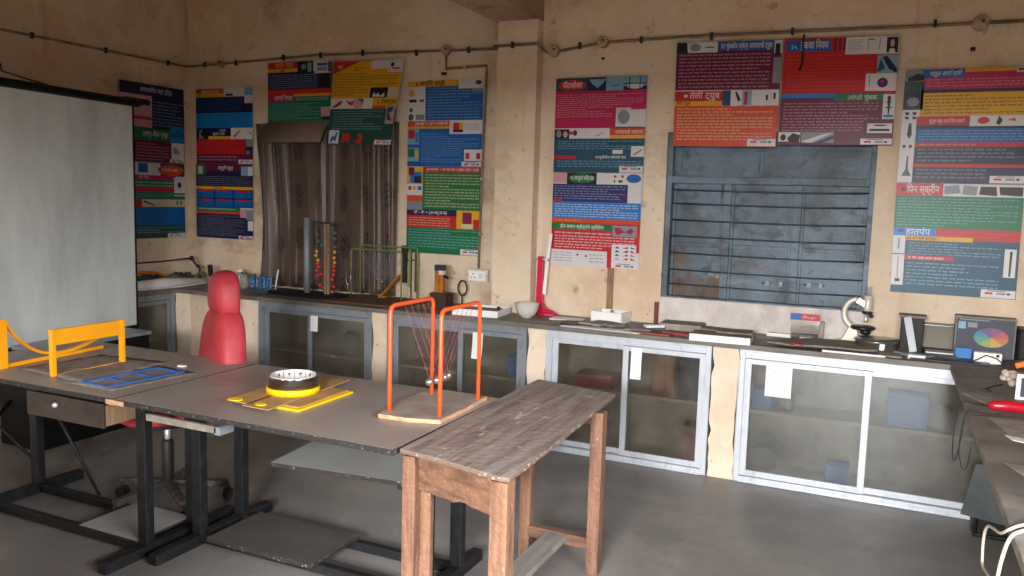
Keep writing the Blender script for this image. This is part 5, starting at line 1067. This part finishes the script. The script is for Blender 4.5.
# grey rubber sheet draped over the edge with red clip
m = MB(); N = 12; Pt = [(-.60, 4.83), (-.52, 4.98), (-.36, 5.10), (-.10, 5.12), (-.0, 5.02), (-.02, 4.88), (-.12, 4.83), (-.22, 4.85), (-.34, 4.83), (-.46, 4.79)]
m.prism(Pt[::-1], .835, .847, 'dust_grey'); single(m, 'curved_sheet', 'stiff grey curved sheet lying at the front of the worktop before the microscope', 'sheet', bevel=.002)
single(MB().box(-.46, -.12, 4.86, 5.08, Z, .8345, 'black_plastic'), 'black_box', 'flat black box under the stiff grey curved sheet', 'box', bevel=.003)
m = MB(); m.tube([(-.47, 4.80, .846), (-.45, 4.785, .851), (-.43, 4.80, .846), (-.41, 4.785, .848)], .008, 'tool_red', 8); m.bar((-.455, 4.80, .846), (-.42, 4.80, .846), .03, .008, 'tool_red'); single(m, 'red_clip', 'small red clip on the edge of the grey curved sheet', 'clip')
# microscope
mi = thing('microscope', 'cream laboratory microscope with a dark round stage beside the shuttered window', 'microscope', (-.14, 5.16, Z))
m = MB(); m.prism([(-.25, 5.12), (-.10, 5.12), (-.06, 5.15), (-.06, 5.19), (-.10, 5.22), (-.25, 5.22)], Z, .842, 'cream_metal'); part(m, 'foot', mi, bevel=.004)
m = MB(); m.prism([(-.225, .842), (-.125, .842), (-.14, .92), (-.16, .935), (-.185, .925)], -5.19, -5.15, 'cream_metal', mx=Matrix(((1,0,0,0),(0,0,-1,0),(0,1,0,0),(0,0,0,1)))); part(m, 'pillar', mi, bevel=.004)
P = []
for t in range(15):
    a = math.radians(250-t*(155/14)); P.append((-.142+.075*math.cos(a), 5.17, 1.005+.085*math.sin(a)))
m = MB(); m.tube(P, [.020-.0004*t for t in range(15)], 'cream_metal', 12); m.bar((-.15, 5.17, 1.085), (-.105, 5.17, 1.06), .035, .035, 'cream_metal'); part(m, 'arm', mi)
m = MB(); m.lathe([(.014, -.022), (.016, 0), (.014, .022)], (-.142, 5.17, 1.045), 'dark_metal', 14, axis='y'); part(m, 'focus_knob', mi)
m = MB(); m.lathe([(.020, 1.02), (.024, 1.035), (.024, 1.11), (.018, 1.115)], (-.092, 5.17, 0), 'cream_metal', 18); part(m, 'body_tube', mi)
part(MB().lathe([(.012, 1.115), (.012, 1.165), (.014, 1.168)], (-.092, 5.17, 0), 'bright_metal', 14), 'eyepiece', mi)
part(MB().lathe([(.02, 1.003), (.03, 1.01), (.03, 1.018), (.02, 1.022)], (-.092, 5.17, 0), 'dark_metal', 16), 'nosepiece', mi)
part(MB().lathe([(.007, .955), (.010, .965), (.010, 1.003)], (-.098, 5.17, 0), 'bright_metal', 12), 'objective', mi)
part(MB().bar((-.078, 5.17, 1.0), (-.06, 5.165, .99), .014, .02, 'dark_metal'), 'objective', mi)
part(MB().lathe([(.06, .915), (.068, .922), (.068, .932), (.055, .936)], (-.11, 5.155, 0), 'dark_metal', 24), 'stage', mi)
part(MB().lathe([(.02, .885), (.03, .895), (.03, .915)], (-.095, 5.155, 0), 'dark_metal', 16), 'condenser', mi)
# round grey drum boxes
dm = thing('round_tin', 'flat round grey tin on the worktop right of the microscope', 'tin', (-.035, 5.02, Z))
part(MB().box(-.16, .10, 4.83, 5.12, Z, .829, 'paper_grey'), 'card_under_tin', dm)
part(MB().lathe([(.108, .829), (.112, .834), (.112, .872), (.118, .876), (.118, .886), (.02, .892)], (-.03, 5.02, 0), 'stainless', 36), 'tin_body', dm)
part(MB().box(-.012, .012, 4.902, 4.912, .842, .874, 'bright_metal'), 'catch', dm)
single(MB().box(-.30, .02, 4.79, 4.825, Z, .832, 'white_paper').box(-.30, .02, 4.79, 4.825, .8325, .836, 'black_plastic'), 'white_strip', 'white strip at the front edge of the worktop below the round tin', 'strip')
# black stand with grey upright and L base
st = thing('level_stand', 'black box stand with a leaning grey metal upright', 'stand', (.16, 5.06, Z))
part(MB().box(.088, .205, 5.07, 5.15, Z, 1.015, 'black_plastic'), 'black_box', st, bevel=.004)
part(MB().box(.076, .215, 5.055, 5.16, 1.015, 1.03, 'dust_grey'), 'top_cap', st, bevel=.002)
part(MB().bar((.158, 4.98, .838), (.118, 5.05, 1.018), .038, .012, 'aluminium', up=(0,1,0)), 'grey_upright', st)
m = MB(); m.prism([(.06, 4.96), (.19, 4.86), (.26, 4.93), (.13, 5.03)], Z, .836, 'aluminium_dull_shaded'); m.box(.13, .215, 4.845, 4.885, Z, .842, 'thermocol', mx=None); part(m, 'foot_plate', st, bevel=.002)
# steel tray leaning on the wall with a lid below
m = MB(); m.bar((.275, 5.20, .83), (.275, 5.255, .975), .19, .006, 'stainless', up=(0,-1,.3)); m.bar((.275, 5.193, .838), (.275, 5.19, .833), .192, .02, 'stainless'); m.bar((.275, 5.244, .962), (.275, 5.248, .972), .192, .014, 'stainless')
single(m, 'steel_plate', 'dull steel plate leaning against the wall left of the colour wheel box', 'plate')
single(MB().box(.21, .375, 5.02, 5.15, Z, .83, 'dark_metal').box(.22, .36, 5.04, 5.14, .8305, .838, 'bright_metal'), 'steel_tray', 'small shiny metal tray before the leaning steel plate', 'tray', bevel=.002)
single(MB().box(.14, .52, 4.83, 4.93, Z, .829, 'dark_metal'), 'dark_tray', 'thin dark tray at the front edge below the leaning steel plate', 'tray', bevel=.002)
# box with colour wheel
mt_ = thing('colour_wheel_box', 'dark grey box with a printed colour wheel at the right end of the worktop', 'box', (.50, 5.11, Z))
Rw = Matrix.Translation((.505, 5.10, 0)) @ Matrix.Rotation(-.02, 4, 'Z')
part(MB().box(-.145, .145, -.0, .09, Z, 1.045, 'box_navy', mx=Rw), 'carton_body', mt_, bevel=.002)
m = MB(); yy = -.0015
m.box(-.145, .145, -.001, 0, 1.035, 1.045, 'dust_grey', mx=Rw); m.box(-.145, -.138, -.001, 0, .83, 1.035, 'dust_grey', mx=Rw); m.box(.138, .145, -.001, 0, .83, 1.035, 'dust_grey', mx=Rw)
cx, cz, rx, rz_ = .03, .935, .083, .053
CW = ['bead_red', 'print_wine', 'print_purple', 'print_teal', 'bead_teal', 'green_rod', 'yellow_paint', 'orange_plastic']
for i, (c, h) in enumerate(zip(CW, ('#b04a48', '#80486a', '#5b4a80', '#3f7f9a', '#4f8f7a', '#8f9a4a', '#b8964a', '#b06a3a'))):
    M('wheel_'+str(i), h, .5); P = [(cx, yy, cz)]
    for t in range(6): a = (i+t/5)*PI/4; P.append((cx+rx*math.cos(a), yy, cz+rz_*math.sin(a)))
    q = m.pts([Rw @ Vector(p) for p in P]); m.face(list(range(q, q+7)), 'wheel_'+str(i))
for (u0, u1, z0, z1, c) in ((-.13, -.095, .975, 1.015, 'print_lblue'), (-.085, -.04, .985, 1.012, 'print_grey'), (-.125, .02, 1.024, 1.030, 'print_grey')):
    q = m.pts([Rw @ Vector(p) for p in ((u0, yy, z0), (u1, yy, z0), (u1, yy, z1), (u0, yy, z1))]); m.face([q, q+1, q+2, q+3], c)
part(m, 'colour_wheel_print', mt_)
slab(.405, 5.04, .08, .02, Z, .877, 0, 'blue_plastic', 'blue_packet', 'small blue packet leaning on the dark colour wheel box', 'packet', bevel=.002)
ad = thing('power_adapter', 'small white adapter box with black leads before the colour wheel box', 'adapter', (.51, 4.93, Z))
part(MB().box(.445, .575, 4.92, 4.97, Z, .878, 'thermocol'), 'adapter_body', ad, bevel=.004)
part(MB().lathe([(.008, 0), (.008, -.002)], (.555, 4.92, .866), 'ink', 12, axis='y'), 'socket_hole', ad)
part(MB().tube([(.40, 4.86, .826), (.46, 4.90, .84), (.50, 4.905, .868), (.55, 4.90, .855), (.58, 4.87, .83), (.53, 4.84, .826), (.47, 4.86, .826), (.40, 4.83, .826)], .0035, 'wire_black', 6), 'lead', ad)
single(MB().box(.655, .80, 5.04, 5.22, Z, 1.0, 'black_plastic'), 'black_case', 'black case at the far right end of the worktop', 'case', bevel=.012)
m = MB(); m.bar((.63, 4.86, .835), (.72, 4.84, .87), .04, .03, 'orange_plastic'); single(m, 'orange_tool', 'orange tool handle at the right edge of the worktop', 'tool', bevel=.006)
single(MB().tube([(.58, 4.90, .828), (.64, 4.93, .85), (.70, 4.9, .86), (.78, 4.93, .83)], .008, 'black_rubber', 6), 'black_cable', 'thick black cable between the adapter and the orange handle', 'cable')

# ================================================================ RETURN COUNTER (right)
rc = thing('side_worktop', 'grey side worktop running along the right edge towards the camera', 'worktop', (.66, 2.9, 0))
part(MB().box(.33, XR-.004, .9, 4.775, .79, .8195, 'side_edge', mt='side_laminate'), 'worktop_slab', rc, bevel=.003)
for y in (1.0, 3.0): part(MB().box(.62, .98, y, y+.06, 0, .79, 'pier_plaster'), 'support', rc)
z = .8200
cn = thing('connector_bunch', 'bunch of cream connectors with a thin black lead on the side worktop', 'connectors', (.545, 4.36, z))
random.seed(3)
m = MB()
for i in range(14):
    m.sphere((.545+random.uniform(-.04, .04), 4.36+random.uniform(-.04, .04), z+.018+random.uniform(0, .045)), random.uniform(.014, .021), 'wire_white', 8, sc=(1, 1, .9))
part(m, 'connectors', cn)
part(MB().tube([(.52, 4.34, z+.006), (.47, 4.26, z+.005), (.44, 4.20, z+.004), (.455, 4.15, z+.004)], .003, 'wire_black', 6), 'lead', cn)
# cardboard wedge pieces
def tri(P_, label, mat='paper_grey'):
    return single(MB().prism(P_, z, z+.003, mat), 'paper_wedge', label, 'paper')
tri([(.335, 4.05), (.44, 3.80), (.56, 3.98)], 'pointed grey paper piece beside the red handle')
tri([(.40, 3.62), (.44, 3.35), (.62, 3.30), (.62, 3.6)], 'pointed grey paper piece in front of the red handle')
single(MB().prism([(.425, 3.36), (.44, 3.30), (.60, 3.22), (.61, 3.30)], z, z+.0025, 'white_paper'), 'white_strip', 'white paper strip in front of the red handle', 'paper')
tri([(.385, 2.98), (.43, 2.83), (.56, 2.85), (.5, 2.95)], 'pointed grey paper piece nearest the camera on the side worktop')
# red handled tool
rtl = thing('red_handled_tool', 'glossy red tool handle with a black lead on the side worktop', 'tool', (.5, 3.75, z))
part(MB().tube([(.405, 3.74, z+.024), (.42, 3.74, z+.026), (.47, 3.745, z+.029), (.56, 3.76, z+.024), (.64, 3.78, z+.027), (.66, 3.785, z+.026)], [.012, .02, .024, .020, .024, .014], 'tool_red', 14), 'handle', rtl)
part(MB().tube(smooth([(.41, 3.74, z+.02), (.37, 3.82, z+.006), (.335, 3.86, z+.005), (.315, 3.87, z-.02), (.30, 3.85, .66), (.30, 3.78, .60), (.305, 3.70, .62), (.315, 3.66, .74), (.32, 3.63, z+.004), (.37, 3.62, z+.005), (.5, 3.66, z+.005), (.62, 3.6, z+.005)]), .0022, 'wire_black', 6), 'lead', rtl)
single(MB().tube(smooth([(.45, 3.68, z+.005), (.38, 3.66, z+.006), (.322, 3.65, z+.003), (.305, 3.62, .70), (.31, 3.55, .64), (.318, 3.48, .64), (.322, 3.42, .68), (.325, 3.40, .75)]), .002, 'wire_black', 6), 'hanging_lead', 'thin black lead looping down over the edge of the side worktop', 'cable')
fm = thing('small_framed_panel', 'white framed dark panel standing at the right edge of the side worktop', 'frame', (.66, 4.2, z))
m = MB(); m.box(.535, .552, 4.05, 4.065, z, .93, 'thermocol'); m.box(.552, .83, 4.05, 4.065, z, z+.012, 'thermocol'); m.box(.552, .83, 4.05, 4.065, .915, .93, 'thermocol'); m.box(.815, .83, 4.05, 4.065, z, .93, 'thermocol'); part(m, 'white_frame', fm)
part(MB().box(.552, .815, 4.055, 4.06, z+.012, .915, 'box_navy'), 'panel', fm)
# grey leaning board, black crate and white cable below the side worktop
m = MB()
A, B, C = Vector((.38, 3.73, .60)), Vector((.38, 4.17, .235)), Vector((.52, 3.74, .358))
n_ = (B-A).cross(C-A).normalized()*.008
Q = [A, B, C, A+C-B]
q = m.pts(Q+[p+Vector((.012, 0, 0)) for p in Q])
for fc in ((0,1,2,3),(7,6,5,4),(0,4,5,1),(1,5,6,2),(2,6,7,3),(3,7,4,0)): m.face([q+i for i in fc], 'slate_board')
single(m, 'tilted_board', 'pale grey board leaning under the edge of the side worktop', 'panel')
bc = thing('black_crate', 'black plastic crate on the floor under the side worktop', 'crate', (.65, 4.65, 0))
m = MB(); x0, x1, y0, y1 = .478, .86, 4.56, 4.75
m.box(x0, x1, y0, y1, 0, .02, 'black_plastic'); m.box(x0, x0+.015, y0, y1, .02, .22, 'black_plastic'); m.box(x1-.015, x1, y0, y1, .02, .22, 'black_plastic'); m.box(x0+.015, x1-.015, y0, y0+.015, .02, .22, 'black_plastic'); m.box(x0+.015, x1-.015, y1-.015, y1, .02, .22, 'black_plastic'); part(m, 'crate_body', bc, bevel=.006)
m = MB(); m.box(x0-.012, x1+.012, y0-.012, y0, .2, .225, 'black_plastic'); m.box(x0-.012, x1+.012, y1, y1+.012, .2, .225, 'black_plastic'); m.box(x0-.012, x0, y0, y1, .2, .225, 'black_plastic'); m.box(x1, x1+.012, y0, y1, .2, .225, 'black_plastic'); part(m, 'rim', bc, bevel=.002)
single(MB().tube(smooth([(.46, 2.42, z+.005), (.40, 2.40, z+.014), (.35, 2.36, z+.012), (.325, 2.34, z+.004), (.315, 2.40, .79), (.31, 2.50, .765), (.31, 2.60, .735), (.31, 2.66, .70), (.31, 2.68, .66), (.31, 2.67, .62), (.31, 2.64, .60), (.31, 2.50, .63), (.31, 2.36, .67)]), .0042, 'wire_white', 8), 'white_cable', 'pale cable looping out over the near edge of the side worktop', 'cable')
single(MB().tube(smooth([(.42, 2.44, z+.0045), (.36, 2.34, z+.010), (.325, 2.30, z+.001), (.305, 2.26, .78), (.30, 2.28, .70), (.30, 2.32, .60)]), .0048, 'wire_white', 8), 'white_cable', 'pale cable hanging straight down beside the looping one', 'cable')

# ================================================================ LIGHT
def area(name, loc, rot, sx, sy_, power, col):
    L = bpy.data.lights.new(name, 'AREA'); L.shape = 'RECTANGLE'; L.size = sx; L.size_y = sy_; L.energy = power; L.color = col
    o = bpy.data.objects.new(name, L); COL.objects.link(o); o.location = loc; o.rotation_euler = rot; return o

area('daylight_side_window', (3.2, .3, 2.62), (0, math.radians(90-8), 0), 1.3, 4.2, 850, (.93, .96, 1.0))
area('daylight_doorway', (.1, -4.0, 2.6), (math.radians(90-8), 0, 0), 3.2, 1.3, 2900, (1.0, .99, .97))
area('daylight_rear_window', (-2.8, -4.0, 2.6), (math.radians(90-8), 0, 0), 2.0, 1.3, 90, (1.0, .98, .95))
W = bpy.data.worlds.new('world'); S.world = W; W.use_nodes = True
W.node_tree.nodes['Background'].inputs[0].default_value = (.75, .85, 1, 1); W.node_tree.nodes['Background'].inputs[1].default_value = .35
S.view_settings.view_transform = 'Standard'; S.view_settings.look = 'None'; S.view_settings.gamma = 1; S.view_settings.exposure = 0
S.view_settings.use_curve_mapping = False
S.cycles.use_denoising = True; S.cycles.max_bounces = 8; S.cycles.diffuse_bounces = 4; S.cycles.glossy_bounces = 3; S.cycles.transmission_bounces = 8; S.cycles.transparent_max_bounces = 12
S.cycles.sample_clamp_indirect = 6

# a few more loose slips and cards lying about on the worktop
for cx, cy_, w_, h_, rz, mat, lb in (
    (-.66, 5.10, .10, .07, .5, 'paper_grey', 'small grey slip just left of the yellow packet'),
    (-.25, 5.22, .10, .06, -.3, 'white_paper', 'small white slip between the plastic box and the microscope'),
    (.33, 4.97, .13, .07, .2, 'paper_grey', 'grey card in front of the shiny metal tray'),
    (-2.02, 4.88, .10, .06, -.5, 'paper_grey', 'small grey slip on the worktop right of the bowl'),
    (-2.95, 4.88, .14, .08, .3, 'brown_board', 'small brown card in front of the dark wooden block'),
    (-1.47, 5.2, .12, .08, .4, 'dust_grey', 'dusty card against the wall below the maroon strip')):
    slab(cx, cy_, w_, h_, .8205, .8235, rz, mat, 'loose_card', lb, 'card')
GR = {'glazed_cabinet': 'glazed cabinets under the worktop', 'lab_table': 'black steel lab tables', 'curtain': 'brown brocade curtains', 'paper_notice': 'paper slips taped on the cabinet glass',
      'carton': 'cartons inside the glazed cabinets', 'bottle': 'bottles inside the glazed cabinets', 'wiring_conduit': 'wiring conduits on the walls', 'nail_block': 'dark nails in the walls', 'paper_sheet': 'loose paper sheets',
      'cardboard_strip': 'cardboard pieces under the zoetrope', 'yellow_disc': 'yellow discs on the cardboard', 'paper_wedge': 'pointed paper pieces on the side worktop', 'loose_board': 'boards on the table foot rails',
      'white_cable': 'pale cables at the side worktop edge', 'white_bar': 'white blocks by the plastic box', 'brown_board': 'brown boards on the worktop', 'loose_card': 'loose cards on the worktop'}
for o in S.objects:
    if o.parent is None and o.get('label') and o.name.split('.')[0] in GR and not o.get('group'): o['group'] = GR[o.name.split('.')[0]]
